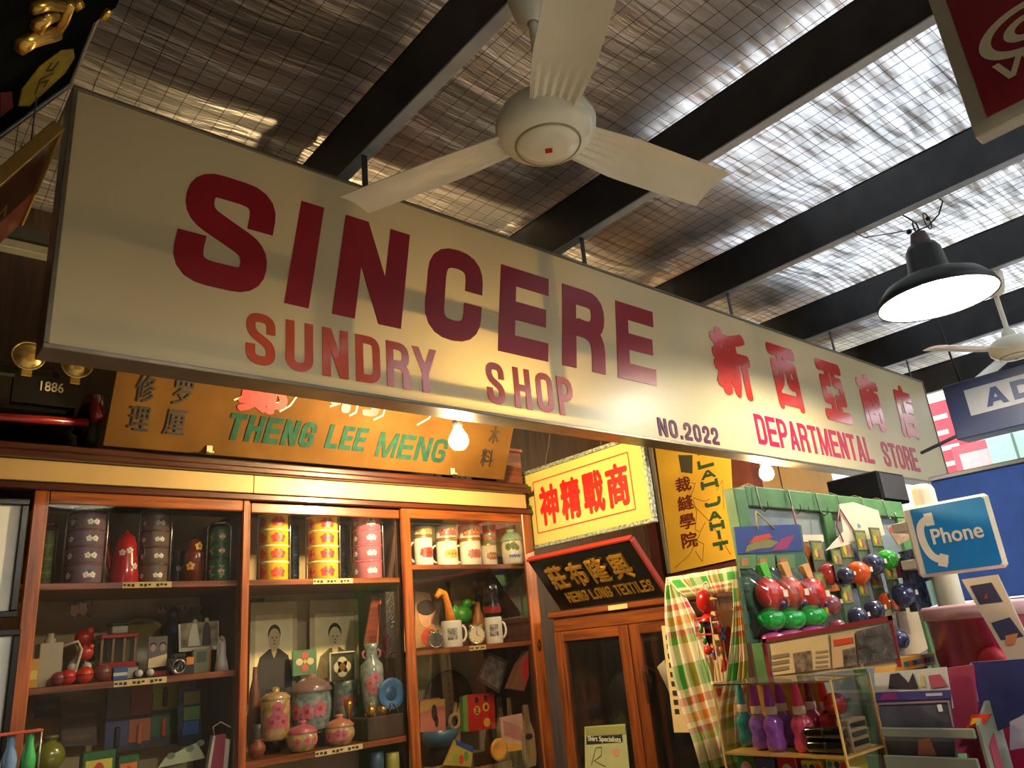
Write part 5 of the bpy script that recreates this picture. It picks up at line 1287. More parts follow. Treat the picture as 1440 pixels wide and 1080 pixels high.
# ================================================================== picture frames left of the cabinet
m_pf = C('0c0c10', .3)
for i, (v0, v1, lb) in enumerate(((702, 868, 'upper black picture frame with a white mount at the left edge'), (884, 1100, 'lower black picture frame with a pale blue mount at the left edge'))):
    a, c_ = AY(-40, v1, 3.17), AY(41 - 15 * i, v0, 3.17); a2 = AY(24 - 14 * i, v1, 3.17)
    x1 = (c_.x + a2.x) / 2; h = c_.z - a2.z; w_ = .34
    t = thing('framed_picture', lb, 'picture frame', (x1 - w_ / 2, 3.186, a2.z))
    for q in ((-w_ / 2, w_ / 2, 0, .022), (-w_ / 2, w_ / 2, h - .022, h)): B().cbox(q[0], q[1], -.02, .01, q[2], q[3], .003).build('frame_bar', m_pf, t)
    for s_ in (-1, 1): B().cbox(min(s_ * w_ / 2, s_ * (w_ / 2 - .022)), max(s_ * w_ / 2, s_ * (w_ / 2 - .022)), -.02, .01, .0225, h - .0225, .003).build('frame_bar', m_pf, t)
    B().box(-w_ / 2 + .022, w_ / 2 - .022, -.004, .008, .0225, h - .0225).build('mount', C('d4d6d0', .5), t)
    B().box(-w_ / 2 + .07, w_ / 2 - .088, -.0052, -.0045, .08, h - .085).build('picture', M('faded_photograph', '4a4640', .4, 0, .6, 9, c2='8a847a'), t)

# ================================================================== boards hung at the upper left
def hung(name, Pn, U, V, wu, wv, label, cat, mat, th=.02):
    """board through corner Pn along directions U and V"""
    U = U.normalized(); V = (V - U * V.dot(U)).normalized(); N = U.cross(V)
    mt = Matrix((U, -N, V)).transposed().to_4x4(); mt.translation = Pn
    t = thing(name, label, cat); t.matrix_basis = mt
    t['dims'] = 0; del t['dims']
    return t
Pa = AY(100, 117, 2.13); Va = AY(0, 190, 2.13) - Pa
t = hung('light_box_sign', Pa, Vector((0, 1, 0)), -Va, 0, 0, 'tilted dark sign box with a yellow oval emblem and silver edge', 'sign box', None)
s1 = on(t, 0, 190); L1 = 1.0
B().box(-1.0, -.012, .0, .03, -L1, -.012).build('face', C('101210', .99, .2, spec=.0), t)
B().cbox(-1.0, .0, -.006, .05, -.0115, .0, .002).build('edge_strip', C('b8b49c', .3, metal=.6), t)
B().cbox(-.0115, .012, -.006, .05, -L1, .0, .002).build('edge_strip', C('8a8878', .3, metal=.6), t)
e = on(t, 62, 100); ea = on(t, 98, 70); 
b = B(); pts = [on(t, u, v) for u, v in ((25, 148), (30, 125), (55, 93), (85, 70), (102, 68), (104, 80), (90, 102), (62, 128), (40, 148))]
b.prism(pts, -.003, -.0005).build('emblem_oval', M('yellow_emblem', '9a8414', .5, 0, .3, 14), t)
for pts in ([(70, 88), (64, 98), (72, 97), (80, 86)], [(48, 130), (55, 110), (72, 102)], [(60, 120), (66, 112), (56, 115)]): online(t, 'emblem_mark', pts, .006, C('4a2a10', .6), -.0035)
onpoly(t, 'red_emblem', [(0, 165), (18, 150), (16, 128), (0, 130)], C('6a0c18', .4), -.0005)
Pb = AY(86, 180, 1.95); Vb = AY(0, 256, 1.95) - Pb
t = hung('maroon_signboard', Pb, Vector((0, 1, 0)), -Vb, 0, 0, 'tilted maroon signboard with a gilt edge, below the yellow emblem', 'signboard', None)
B().box(.008, .55, .0, .02, -1.0, -.008).build('board', wood('maroon_lacquer', '3c120c', '4c1a10', .3), t)
B().cbox(0, .55, -.008, .024, -.0075, .004, .002).build('gilt_edge', C('9a7838', .35, metal=.6), t)
B().cbox(-.006, .0075, -.008, .024, -1.0, .004, .002).build('gilt_edge', C('9a7838', .35, metal=.6), t)
for pts in ([(0, 300), (8, 290), (6, 302)],): online(t, 'gilt_stroke', pts, .008, C('a88a48', .3, metal=.6))
Pc = AY(165, 12, 1.25); Vc = AY(0, 128, 1.25) - Pc
t = hung('carved_signboard', Pc, Vector((0, 1, 0)), -Vc, 0, 0, 'black signboard with a carved gilt character in the top left corner', 'signboard', None)
B().cbox(-.5, 0, .0, .03, -.62, .0, .008).build('board', C('0a0b0a', 1.0, .2, spec=.0), t)
for pts, w_ in (([(20, 62), (35, 52), (55, 46), (72, 42)], .022), ([(42, 32), (60, 22), (72, 16)], .016), ([(40, 8), (60, 2), (82, 4)], .014), ([(70, 44), (84, 24), (92, 0)], .016), ([(50, 40), (62, 14)], .012), ([(100, 5), (108, 0)], .014), ([(138, 24), (150, 10)], .012)):
    b = B(); b.tube([(x, -.006, z) for x, z in [on(t, u, v) for u, v in pts]], w_ * .6, 8)
    b.build('carved_stroke', C('b08a3c', .25, .2, metal=.8), t)
for nm_, spots in (('light_box_sign', ((-.25, -.06), (-.8, -.06))), ('maroon_signboard', ((.1, -.06), (.45, -.06))), ('carved_signboard', ((-.1, -.05), (-.4, -.05)))):
    o_ = bpy.data.objects[nm_]; iv_ = o_.matrix_basis.inverted()
    for x_, zz_ in spots:
        w0 = o_.matrix_basis @ Vector((x_, .025, zz_)); w1 = Vector((w0.x, w0.y, ZB + .255))
        B().tube([iv_ @ w0, iv_ @ ((w0 + w1) / 2), iv_ @ w1], .002, 5).build('hanging_wire', C('3a3428', .5), o_)
t = thing('steel_bar', 'pale painted steel bar at the left, behind the signboard end', 'bar', AY(-30, 338, 2.9))
B().cbox(-.4, .24, 0, .05, -.0, .035, .003).build('bar', C('8a8878', .4), t)
B().box(-.3, -.26, .0505, 3.85 - t.location.y - .001, .0, .03).build('wall_bracket', C('3a3c38', .5), t)
B().box(-.4, .24, .01, .04, .0355, .10).build('upper_web', C('3a3c38', .5), t)

# ================================================================== red sign, upper right, facing left
t = thing('hanging_shop_sign', 'dark red hanging sign with a pale swirl and border in the top right corner', 'sign', (2.4, .20, z_(1.312)), FACE_L)
B().cbox(-.296, .296, 0, .06, 0, .592, .004).build('box', C('9a9684', .4), t)
f = B().box(-.25, .25, -.003, -.0002, .045, .55).build('red_field', C('7c1426', .4, .08), t)
m_pale = C('c8c4a4', .4)
c0 = on(t, 1447, 36)
for r0, r1 in ((.100, .133), (.036, .066)):
    b = B(); n = 40
    vs = [((r * math.cos(2 * PI * k / n)) * 1.0 + c0[0], -.0045, r * math.sin(2 * PI * k / n) * .60 + c0[1]) for r in (r0, r1) for k in range(n)]
    b.add(vs, [(k, (k + 1) % n, n + (k + 1) % n, n + k) for k in range(n)]); b.build('swirl_ring', m_pale, t)
a = on(t, 1405, 120); c_ = on(t, 1440, 88)
g = glyph('W', .15, .065, .018, .001); g.v = [(x + a[0], y - .0055, z + a[1]) for x, y, z in g.v]; g.build('letter', m_pale, t)
for x in (-.2, .2): B().tube([(x, .03, .592), (x, -.05 - .10, ZB - z_(1.312))], .005, 6).build('hanging_rod', C('2a2a2c', .5), t)

# ================================================================== green window frame used as a rack
YR = 1.70
m_green = M('old_green_paint', '4f7a4a', .5, 0, .2, 9, .05, 30)
rk = thing('green_window_frame', 'green painted window frame hung with toy packs', 'rack', (3.43, YR, 0))
def rp(nm, x0, x1, z0, z1, mat=m_green, y0=0, y1=.05, parent=rk): return B().cbox(x0 - 3.43, x1 - 3.43, y0, y1, z_(z0), z_(z1), .004).build(nm, mat, parent)
rp('post', 2.655, 2.74, -1.6, .52); rp('post', 3.33, 3.41, -1.6, .448); rp('post', 4.10, 4.19, -1.6, .448)
rp('top_bar', 2.742, 4.19, .45, .535); rp('lower_bar', 2.742, 3.328, -.60, -.52); rp('lower_bar', 3.412, 4.098, -.60, -.52)
m_oldglass = M('reflection_grey_pane', '8a9494', .15, 0, .3, 2.5, coat=.5)  # reflections in the old glass are put into this opaque grey
for x0, x1 in ((2.742, 3.328), (3.412, 4.098)): B().box(x0 - 3.43, x1 - 3.43, .02, .026, z_(-.518), z_(.448)).build('pane', m_oldglass, rk)
for x in (2.80, 3.05, 3.28, 3.48, 3.72, 3.95):
    B().tube([(x - 3.43, .055, z_(.50)), (x - 3.43, .054, z_(.545)), (x - 3.43, .02, z_(.548)), (x - 3.43, -.010, z_(.53)), (x - 3.43, -.014, z_(.45)), (x - 3.43, -.03, z_(.425)), (x - 3.43, -.05, z_(.435)), (x - 3.43, -.052, z_(.46))], .003, 6).build('wire_hook', C('6a6458', .35, metal=.7), rk)
for x in (3.15, 3.85): B().tube([(x - 3.43, -.006, z_(.45)), (x - 3.43, -.03, z_(.435)), (x - 3.43, -.035, z_(.46))], .003, 6).build('screw_hook', C('6a6458', .35, metal=.7), rk)
# black speaker on top
t = thing('black_speaker', 'black cabinet loudspeaker on top of the green window frame', 'speaker', (4.12, 1.83, z_(.5355)))
B().cbox(-.14, .18, -.13, .15, 0, .155, .006).build('case', C('0a0b10', .9, spec=.1), t)
B().box(-.12, .16, -.134, -.1305, .012, .143).build('grille', C('1a1b22', .8), t)

m_film = glass('cellophane', (1, 1, 1), .012, .05, 1.2)
# ---- card of bagged toy fish
YF = 1.64
t = thing('fish_toy_card', 'blue-topped card carrying bags of red toy fish and green eggs', 'toy card', AY(1085, 905, YF))
Q = lambda u, v: on(t, u, v)
onpoly(t, 'backing_card', [(1058, 905), (1150, 895), (1128, 738), (1033, 741)], C('3a5a48', .5), .008, .004)
onpoly(t, 'blue_header', [(1037, 779), (1130, 774), (1124, 737), (1033, 741)], C('2a3c78', .4), .003, .002)
onpoly(t, 'printed_dragon', [(1048, 777), (1050, 768), (1060, 762), (1080, 758), (1095, 762), (1085, 770), (1065, 772)], C('7a7038', .5), .0005)
onpoly(t, 'printed_crest', [(1053, 764), (1062, 754), (1082, 750), (1086, 756), (1070, 760)], C('b83a24', .5), .0000)
onpoly(t, 'printed_tail', [(1085, 775), (1100, 757), (1116, 752), (1114, 760), (1106, 772)], C('8a2858', .5), .0002)
a, c_ = Q(1065, 742), Q(1088, 740); hkp = ((2.80, .438), )
B().tube([(a[0], 0, a[1] - .01), (on(t, 1063, 720)[0], .0, on(t, 1063, 719)[1]), (c_[0], 0, c_[1] - .01)], .003, 6).build('string', C('b8a850', .5), t)
for i, u in enumerate((1036, 1062, 1090)):
    onpoly(t, 'bag_header', [(u + 2, 800), (u + 27, 799), (u + 25, 780), (u, 781)], C('5a7a4a', .4), -.004, .002)
    h_ = onpoly(t, 'header_print', [(u + 4, 796), (u + 14, 796), (u + 14, 785), (u + 4, 786)], C('a86a3a', .5), -.0065)
def egg(t, nm, u, v, ru, rv, mat, y, tilt=0):
    a = on(t, u, v); k = abs(on(t, u + ru, v)[0] - a[0]); kz = abs(on(t, u, v + rv)[1] - a[1])
    b = B().ball((0, 0, 0), (k, k * .8, kz), 18)
    R_ = Matrix.Rotation(tilt, 4, 'Y'); b.xf(Matrix.Translation((a[0], y, a[1])) @ R_)
    return b.build(nm, mat, t)
m_fr1, m_fg, m_fo = C('d02818', .22, .1, .5), C('12a03a', .2, .1, .5), C('d8541c', .22, .1, .5)
for i, (u, v) in enumerate(((1068, 838), (1098, 836), (1128, 838))):
    f = egg(t, 'toy_fish', u, v - 1, 12, 25, m_fr1 if i != 1 else C('d04a20', .22, .1, .5), -.04, -.55)
    a = on(t, u - 6, v - 22)
    B().prism([(a[0] - .03, a[1] + .05), (a[0] + .02, a[1] + .06), (a[0] + .035, a[1]), (a[0] + .01, a[1] - .03)], -.05, -.03).build('fish_tail', C('5ab83a', .3) if i == 0 else C('d8a060', .3), f)
    e = on(t, u + 11, v + 14); B().ball((e[0], -.065, e[1]), .012, 10).build('fish_eye', C('2a2a70', .3), f)
    s_ = on(t, u + 6, v); B().box(s_[0] - .015, s_[0] + .015, -.092, -.090, s_[1] - .012, s_[1] + .012).build('price_sticker', C('e0ccb0', .6), f)
for u, v in ((1069, 872), (1097, 872), (1126, 868)): egg(t, 'toy_egg', u, v, 13, 17, m_fg, -.045)
for u, v, c_ in ((1072, 900, 'c84a90'), (1098, 896, 'c85a98'), (1128, 890, 'b84a88')): egg(t, 'pink_toy', u, v, 12, 10, C(c_, .25, coat=.4), -.045)
for i, u in enumerate((1040, 1068, 1096)):
    b = B(); n = 10; vs = []
    for j in range(7):
        v = 800 + j * 16
        for k in range(n + 1):
            q = on(t, u + j * 3 + 32 * k / n, v); vs.append((q[0], -.008 - .09 * math.sin(PI * k / n) * math.sin(PI * min(1, (j + .3) / 6.5)) - .004 * math.sin(k * 3 + j * 2), q[1]))
    b.add(vs, [(j * (n + 1) + k, j * (n + 1) + k + 1, (j + 1) * (n + 1) + k + 1, (j + 1) * (n + 1) + k) for j in range(6) for k in range(n)], 0, True)
    b.build('clear_bag', m_film, t)
for i, v in enumerate((815, 838, 862, 888)): onpoly(t, 'side_card', [(1040 + i * 4, v + 16), (1056 + i * 4, v + 15), (1053 + i * 4, v - 4), (1037 + i * 4, v - 3)], C('4a6a58', .4), .003, .002)

# ---- single ball packs
def ball_pack(u, v, r, colr, label, Y=1.62, head='8a8a4a'):
    p = AY(u, v, Y); k = r * math.hypot(p.x, Y) / 1075 * .98
    t = thing('ball_pack', label, 'toy pack', (p.x, Y, p.z), group='bagged toy balls on the rack')
    B().ball((0, 0, 0), k, 20).build('ball', C(colr, .2, .1, .6), t)
    B().box(-k * 1.15, k * 1.15, k * .55, k * .6, -k * 1.2, k * 3.2).build('backing_card', C('54604c', .5, .2, scale=30), t)
    B().box(-k * 1.0, k * 1.0, k * .5, k * .549, k * 1.4, k * 3.0).build('printed_header', C(head, .5, .3, scale=40), t)
    for q in (-.5, .1): B().disc(k * q, k * 2.0, k * .3, k * .4, k * .46, k * .499, 10).build('printed_star', C('c8b030' if q < 0 else '9a5a6a', .5), t)
    B().box(k * .2, k * .65, -k * .99, -k * .96, k * .0, k * .4).build('price_sticker', C('dcd0b0', .6), t)
    return t
BP = [(1165, 808, 14, 'b83a34', 'coral red ball pack with black goggles, leftmost of the ball packs'), (1168, 850, 13, '8a4a50', 'mauve ball pack below the coral red one'), (1178, 884, 12, '8a4450', 'mauve ball pack just above the framed clippings'),
      (1189, 810, 11, '33364e', 'small navy ball pack left of the upper orange one'), (1207, 806, 15, 'e05a18', 'upper bright orange ball pack'), (1228, 794, 14, '353a58', 'navy ball pack right of the upper orange one'),
      (1248, 787, 13, '3aa838', 'bright green ball pack'), (1270, 838, 15, '32365a', 'navy ball pack at the right edge of the cluster'), (1249, 849, 14, 'e05a1c', 'lower bright orange ball pack'),
      (1229, 858, 13, '30334c', 'navy ball pack left of the lower orange one'), (1206, 868, 13, '343850', 'navy ball pack above the framed clippings'), (1264, 900, 12, '3a3a68', 'navy ball pack hanging alone below the cluster')]
for i, (u, v, r, c_, lb) in enumerate(BP):
    t = ball_pack(u, v, r, c_, lb, 1.61 - .022 * (i % 4))
    if i == 0:
        for dx in (-.02, .018): B().lathe([(0, -.05), (.014, -.052), (.016, -.04), (0, -.04)], 12, (dx, -.0, -.03), 'y').build('goggle', C('14141c', .3), t)
# white cards and pictures on hooks
t, P = panel('white_card', [(1162, 774), (1245, 752), (1235, 718), (1200, 706), (1180, 709), (1186, 748)], (3.5, 1.635, z_(.3)), (0, 0, 0), 'white cut-out display card hanging from the green frame', 'card', C('d8ccb0', .5), .004)
onpoly(t, 'small_blue_mark', [(1206, 742), (1211, 740), (1206, 736)], C('6a88a8', .5))
B().tube([(on(t, 1179, 716)[0], -.004, on(t, 1179, 716)[1]), (on(t, 1175, 740)[0], -.006, on(t, 1175, 740)[1]), (on(t, 1185, 762)[0], -.004, on(t, 1185, 762)[1])], .003, 6).tube([(on(t, 1180, 716)[0], -.004, on(t, 1180, 716)[1]), (on(t, 1203, 752)[0], -.004, on(t, 1203, 752)[1])], .003, 6).build('red_string', C('a03a50', .5), t)
t, P = panel('goggle_card', [(1133, 765), (1160, 790), (1195, 800), (1196, 828), (1150, 835), (1142, 800), (1126, 760), (1126, 752), (1157, 752), (1158, 762)], (3.2, 1.66, z_(.3)), (0, 0, 0), 'orange toy card with a white top strip left of the ball packs', 'toy card', C('b8622c', .4, .2, scale=25), .004)
onpoly(t, 'white_strip', [(1125, 762), (1158, 762), (1157, 752), (1125, 752)], C('d8ccb0', .5))
for u in (1144, 1155): a = on(t, u, 783); B().disc(a[0], a[1], .02, .03, -.012, -.0005, 14).build('black_visor', C('1c2030', .3, coat=.4), t)
B().tube([(on(t, 1113, 715)[0], -.003, on(t, 1113, 712)[1]), (on(t, 1118, 735)[0], -.003, on(t, 1118, 735)[1]), (on(t, 1128, 758)[0], -.003, on(t, 1128, 758)[1])], .003, 6).build('pink_string', C('b85a6c', .5), t)
t, P = panel('picture_card', [(1263, 767), (1288, 753), (1276, 731), (1247, 741)], (3.9, 1.56, z_(.3)), (0, 0, 0), 'small printed picture card by the phone sign', 'card', C('b8987c', .5, .25, scale=40), .003)
onpoly(t, 'red_title', [(1252, 749), (1270, 743), (1267, 736), (1250, 742)], C('b84a48', .5))
t, P = panel('tinsel_bag', [(1290, 860), (1318, 850), (1306, 800), (1290, 770), (1272, 775), (1280, 820)], (3.8, 1.50, z_(.1)), (0, 0, 0), 'dark crinkled plastic bag hanging below the phone sign', 'bag', M('dark_tinsel', '2c2c3c', .25, .3, .6, 30, .8, 40, c2='5a5a70'), .03)
t, P = panel('white_tag_strip', [(1312, 852), (1322, 846), (1310, 815), (1302, 818)], (3.8, 1.46, z_(.05)), (0, 0, 0), 'pale mint plastic strip beside the dark bag', 'strip', C('9ac0b0', .4), .004)
t, P = panel('pink_pouch', [(1272, 812), (1288, 806), (1280, 786), (1264, 788)], (3.8, 1.56, z_(.2)), (0, 0, 0), 'bright pink pouch with an orange knob at the right of the ball packs', 'pouch', C('c84a78', .3, coat=.3), .03)
egg(t, 'orange_knob', 1278, 822, 6, 6, C('e08a1c', .3), -.01)
t, P = panel('tall_cream_board', [(1275, 930), (1305, 912), (1288, 850), (1262, 862)], (3.7, 1.64, z_(-.1)), (0, 0, 0), 'plain cream board edge behind the lone navy ball', 'board', C('c0a888', .5), .01)
t, P = panel('toy_box_strip', [(1258, 946), (1318, 934), (1314, 918), (1262, 926)], (3.4, 1.42, z_(-.15)), (0, 0, 0), 'orange-yellow toy carton with printed letters under the cream board', 'carton', C('b88430', .5), .08)
B().box(-.09, .09, .001, .079, -t.location.z, -.0005).build('pedestal', C('3a2c24', .6), t)
for i in range(7): onrect(t, 'printed_mark', 1272 + i * 6, 938 - i * 1.2, 1276 + i * 6, 930 - i * 1.2, C(['24506a', '9a3a24', '2a2a24'][i % 3], .5))

# ================================================================== framed newspaper clippings
t = thing('framed_clippings', 'maroon-framed board of newspaper clippings leaning before the toy packs', 'framed board', (2.5, 1.36, z_(-.18)), (.0, 0, -PI / 2))
cor = [(1082, 955), (1264, 935), (1251, 869), (1074, 901)]
onpoly(t, 'backing', cor, C('a89c80', .5), .02, .012)
for a, c_ in ((3, 2), (3, 0), (1, 2)): online(t, 'frame_bar', [cor[a], cor[c_]], .014, C('7a2430', .4), .004)
onpoly(t, 'large_clipping', [(1086, 950), (1167, 940), (1163, 892), (1082, 906)], C('c0aa80', .6), .0055, .001)
onpoly(t, 'clipping_photo', [(1118, 946), (1142, 943), (1139, 915), (1114, 919)], M('newsprint_photo', '4a3c34', .6, 0, .5, 50, c2='8a7460'), .004, .001)
for i in range(4): onpoly(t, 'newsprint_lines', [(1146, 940 - i * 7), (1163, 938 - i * 7), (1163, 935 - i * 7), (1146, 937 - i * 7)], C('8a7c64', .6), .004, .001)
for i in range(3): onpoly(t, 'headline', [(1085, 945 - i * 9), (1109, 941 - i * 9), (1108, 936 - i * 9), (1084, 940 - i * 9)], C('7a6a54', .6), .004, .001)
onpoly(t, 'red_clipping', [(1170, 940), (1204, 935), (1200, 889), (1167, 895)], C('b89c78', .6), .0055, .001)
onpoly(t, 'red_title', [(1172, 909), (1199, 904), (1198, 896), (1171, 900)], C('b83a24', .5), .004, .001)
onpoly(t, 'car_picture', [(1186, 938), (1204, 935), (1201, 910), (1184, 914)], M('car_print', '5a3028', .5, 0, .6, 30, c2='8a8078'), .004, .001)
onpoly(t, 'silver_film', [(1208, 934), (1262, 926), (1250, 876), (1203, 888)], M('crinkled_silver_film', '9a9ca8', .2, .8, .4, 20, 1.0, 30), .004, .003)

# ================================================================== acrylic case with bubble bottles
m_acr = glass('orange_edged_acrylic', (.98, .96, .90), .0, .03, .5); m_edge = M('acrylic_edge', 'd0a860', .3, 0, .15, 8, coat=.5)
X0, X1, Y0, Y1, ZT, ZM, ZL = 2.2, 2.44, 1.212, 1.62, z_(-.171), z_(-.372), z_(-.62)
cs = thing('acrylic_case', 'clear acrylic display case with amber edges holding bubble bottles', 'display case', (2.32, 1.416, ZL))
def ac(nm, x0, x1, y0, y1, z0, z1, mat=m_acr): return B().box(x0 - 2.32, x1 - 2.32, y0 - 1.416, y1 - 1.416, z0 - ZL, z1 - ZL).build(nm, mat, cs)
ac('top_sheet', X0, X1, Y0, Y1, ZT - .005, ZT, glass('amber_acrylic_top', (.98, .86, .62), .02, .05)); ac('middle_shelf', X0, X1, Y0, Y1, ZM - .006, ZM, m_edge)
ac('front_sheet', X0, X0 + .003, Y0, Y1, ZL, ZT - .0055); ac('end_sheet', X0 + .004, X1, Y0, Y0 + .003, ZL, ZT - .0055); ac('end_sheet', X0 + .004, X1, Y1 - .003, Y1, ZL, ZT - .0055)
ac('base_sheet', X0, X1, Y0, Y1, ZL - .012, ZL - .001, m_edge)
for x, y in ((X0 - .001, Y0 - .001), (X0 - .001, Y1 - .003), (X1 - .004, Y0 - .001)): ac('corner_edge', x, x + .005, y, y + .005, ZL, ZT, m_edge)
ac('printed_backing', X1 - .006, X1 - .004, Y0 + .16, Y1 - .01, ZM, ZT - .006, M('orange_backing_card', 'd88a40', .6, 0, .35, 14, c2='e8b868'))
ct = thing('display_counter', 'plain wooden counter under the acrylic case', 'counter', (2.45, 1.2, 0))
B().cbox(-.30, .55, -.50, .45, .0, ZL - .0125, .006).build('body', wood('counter_wood', '5a3a20', '6c4828', .5), ct)
B().cbox(-.305, .56, -.51, .46, ZL - .04, ZL - .0121, .004).build('edge_band', m_cabx, ct)
def bottle(u, v0, Y_or_X, colr, capc, label, w_=.030, zb=ZM):
    p = AX(u, v0, Y_or_X); h = .135
    t = thing('bubble_bottle', label, 'bottle', (p.x, p.y, zb), group='bubble bottles in the case')
    m_ = M('bubble_' + colr, colr, .12, 0, .25, 40, .3, 70, coat=.8)
    B().lathe([(0, 0), (w_ * .8, 0), (w_, .01), (w_ * 1.02, .03), (w_ * .86, .045), (w_ * 1.06, .068), (w_ * .98, .085), (w_ * .6, .099), (w_ * .48, .106)], 18).build('body', m_, t)
    B().lathe([(w_ * .56, .104), (w_ * .60, .107), (w_ * .60, .126), (w_ * .5, .128)], 16).build('white_collar', C('f2f0ee', .4), t)
    B().lathe([(w_ * .54, .127), (w_ * .50, .145), (w_ * .30, .188), (w_ * .24, .19), (0, .19)], 16).build('cap', C(capc, .3, coat=.4), t)
bottle(1045, 1000, 2.33, '28a0b8', '38b8d8', 'teal bubble bottle at the left end of the case', .026)
bottle(1064, 1000, 2.28, '9468f0', 'b84cd8', 'first purple bubble bottle next to the teal one')
bottle(1084, 1000, 2.26, '9a60f0', 'b044e0', 'middle purple bubble bottle, nearest to the front')
bottle(1100, 1000, 2.35, '8656d8', 'a840c8', 'third purple bubble bottle next to the pink one')
bottle(1124, 1000, 2.27, 'ff5c92', 'ff4c98', 'bright pink bubble bottle in the case', .032)
bottle(1142, 1000, 2.39, 'c04a90', '802048', 'dim magenta bubble bottle behind the black rolls', .026)
bottle(1163, 1000, 2.38, 'e84048', 'f04030', 'red bubble bottle at the back right of the case', .028)
for i, (v, lb) in enumerate(((1037, 'lower'), (1021, 'upper'))):
    p = AX(1160, v, 2.245); t = thing('black_roll', lb + ' glossy black roll in the front of the case', 'roll', (2.245, 1.285, ZM + .0185 + i * .037), group='glossy black rolls')
    B().lathe([(0, -.06), (.017, -.06), (.0185, -.055), (.0185, .055), (.017, .06), (0, .06)], 24, (0, 0, 0), 'y').build('body', C('0a0e14', .12, .1, .8), t)
    B().lathe([(.0187, -.004), (.019, 0), (.0187, .004)], 24, (0, 0, 0), 'y').build('seam', C('24303a', .2), t)
t = thing('printed_carton', 'white carton with dark print at the near end of the case', 'carton', (2.33, 1.225 + .02, ZM))
B().cbox(-.055, .055, -.018, .018, 0, .085, .002).build('body', C('b8a890', .5), t)
for i in range(3): B().box(-.045, .045, -.0195, -.0182, .014 + i * .024, .028 + i * .024).build('print_line', C('2c2824', .5), t)
p = AX(1195, 985, 2.40); t = thing('toy_bird_red', 'red and green plastic toy bird in the near end of the case', 'toy', (2.36, 1.30, ZM))
B().lathe([(0, 0), (.02, 0), (.01, .01), (.008, .085)], 12).build('stand', C('2a5a30', .4), t)
B().ball((0, 0, .12), (.05, .03, .035), 16).build('body', C('b8281c', .25, coat=.5), t)
B().prism([(-.05, .10), (.05, .10), (.07, .13), (-.02, .095)], -.02, .02).build('wing', C('3a6a38', .4), t)
B().lathe([(.01, .0), (0, .03)], 10, (.045, 0, .13), 'x').build('beak', C('d8a020', .4), t)
# boxes in the lower compartment
TB = [(1.585, 2.25, '1c7a50', 'c8a0b0', 'green toy box at the far end of the lower compartment'), (1.51, 2.235, '34488c', 'd8b040', 'blue toy box with a yellow print in the lower compartment'), (1.435, 2.24, 'b82430', 'c8c0d0', 'red toy box with a white print in the lower compartment'),
      (1.355, 2.24, 'd0c020', 'c03020', 'yellow sweet box patterned blue and red, left one'), (1.275, 2.24, 'd4c428', 'b82c1c', 'yellow sweet box patterned blue and red, right one')]
for i, (y, x, c_, c2, lb) in enumerate(TB):
    t = thing('toy_box', lb, 'box', (x + .04, y, ZL), FACE_L, 'boxes under the acrylic shelf'); h = .240 - .012 * (i % 2)
    B().cbox(-.032, .032, -.03, .09, 0, h, .002).build('carton', C(c_, .35, coat=.3), t)
    if i < 3: B().disc(.0, h - .05, .02, .026, -.0325, -.0302, 16).build('printed_picture', C(c2, .4), t)
    else:
        for q in range(6): B().disc(-.02 + (q % 2) * .022, h - .02 - (q // 2) * .03, .008, .009, -.032, -.0302, 10).build('printed_berry', C('2a3488' if q % 2 else '2a88a8', .4), t)
        B().disc(.022, h - .03, .010, .02, -.033, -.0302, 14).build('printed_badge', C(c2, .4), t)

# ================================================================== magazine rack, facing left
XM = 2.42
m_rack = M('grey_green_rack', '6f7468', .45, 0, .12, 6)
mg = thing('magazine_rack', 'grey-green slatted magazine rack in the lower right corner', 'magazine rack', (XM, 1.06, ZL), FACE_L)
def mb(nm, u0, v0, u1, v1, y0, y1): 
    a, c_ = on(mg, u0, v0), on(mg, u1, v1)
    return B().cbox(min(a[0], c_[0]), max(a[0], c_[0]), y0, y1, min(a[1], c_[1]), max(a[1], c_[1]), .003).build(nm, m_rack, mg)
mb('slat', 1243, 1036, 1371, 1024, -.012, 0); mb('slat', 1248, 1080, 1376, 1066, -.012, 0); mb('slat', 1252, 1118, 1380, 1102, -.012, 0)
a = on(mg, 1373, 1024)[0]; z1 = on(mg, 1373, 1020)[1]
hz = max(z1, .1)
B().prism([(0.0, 0.0), (.16, 0.0), (.16, hz + .05), (.10, hz + .05), (0, hz)], -.004, .004).xf(Matrix.Translation((a + .004, 0, 0)) @ Matrix.Rotation(PI / 2, 4, 'Z')).build('end_panel', m_rack, mg)
B().box(a - .24, a, .001, .012, 0, .012).build('floor_slat', m_rack, mg)
end_x = a
B().prism([(.03, hz * .55), (.085, hz * .6), (.085, hz * .9), (.03, hz * .82)], -.0065, -.0045).xf(Matrix.Translation((a + .004, 0, 0)) @ Matrix.Rotation(PI / 2, 4, 'Z')).build('price_card', C('8a2440', .5), mg)
def mag(pts, depth, label, mat, th=.006, cat='magazine'):
    t, P = panel('magazine', pts, (XM + depth, 1.06, ZL), FACE_L, label, cat, mat, th, 'magazines in the rack', part='cover')
    return t
t = mag([(1236, 1085), (1345, 1083), (1336, 970), (1231, 974)], .02, 'purple-headed magazine pack at the front of the rack', C('4a4c58', .3, .3, .3, scale=12))
onpoly(t, 'purple_band', [(1232, 986), (1338, 982), (1337, 971), (1231, 975)], C('3c3878', .4)); onpoly(t, 'magenta_title', [(1238, 984), (1264, 983), (1260, 974), (1242, 975)], C('8a2c70', .4), -.0022); onpoly(t, 'pale_title', [(1303, 979), (1326, 978), (1325, 974), (1302, 975)], C('a8a8c0', .4), -.0022)
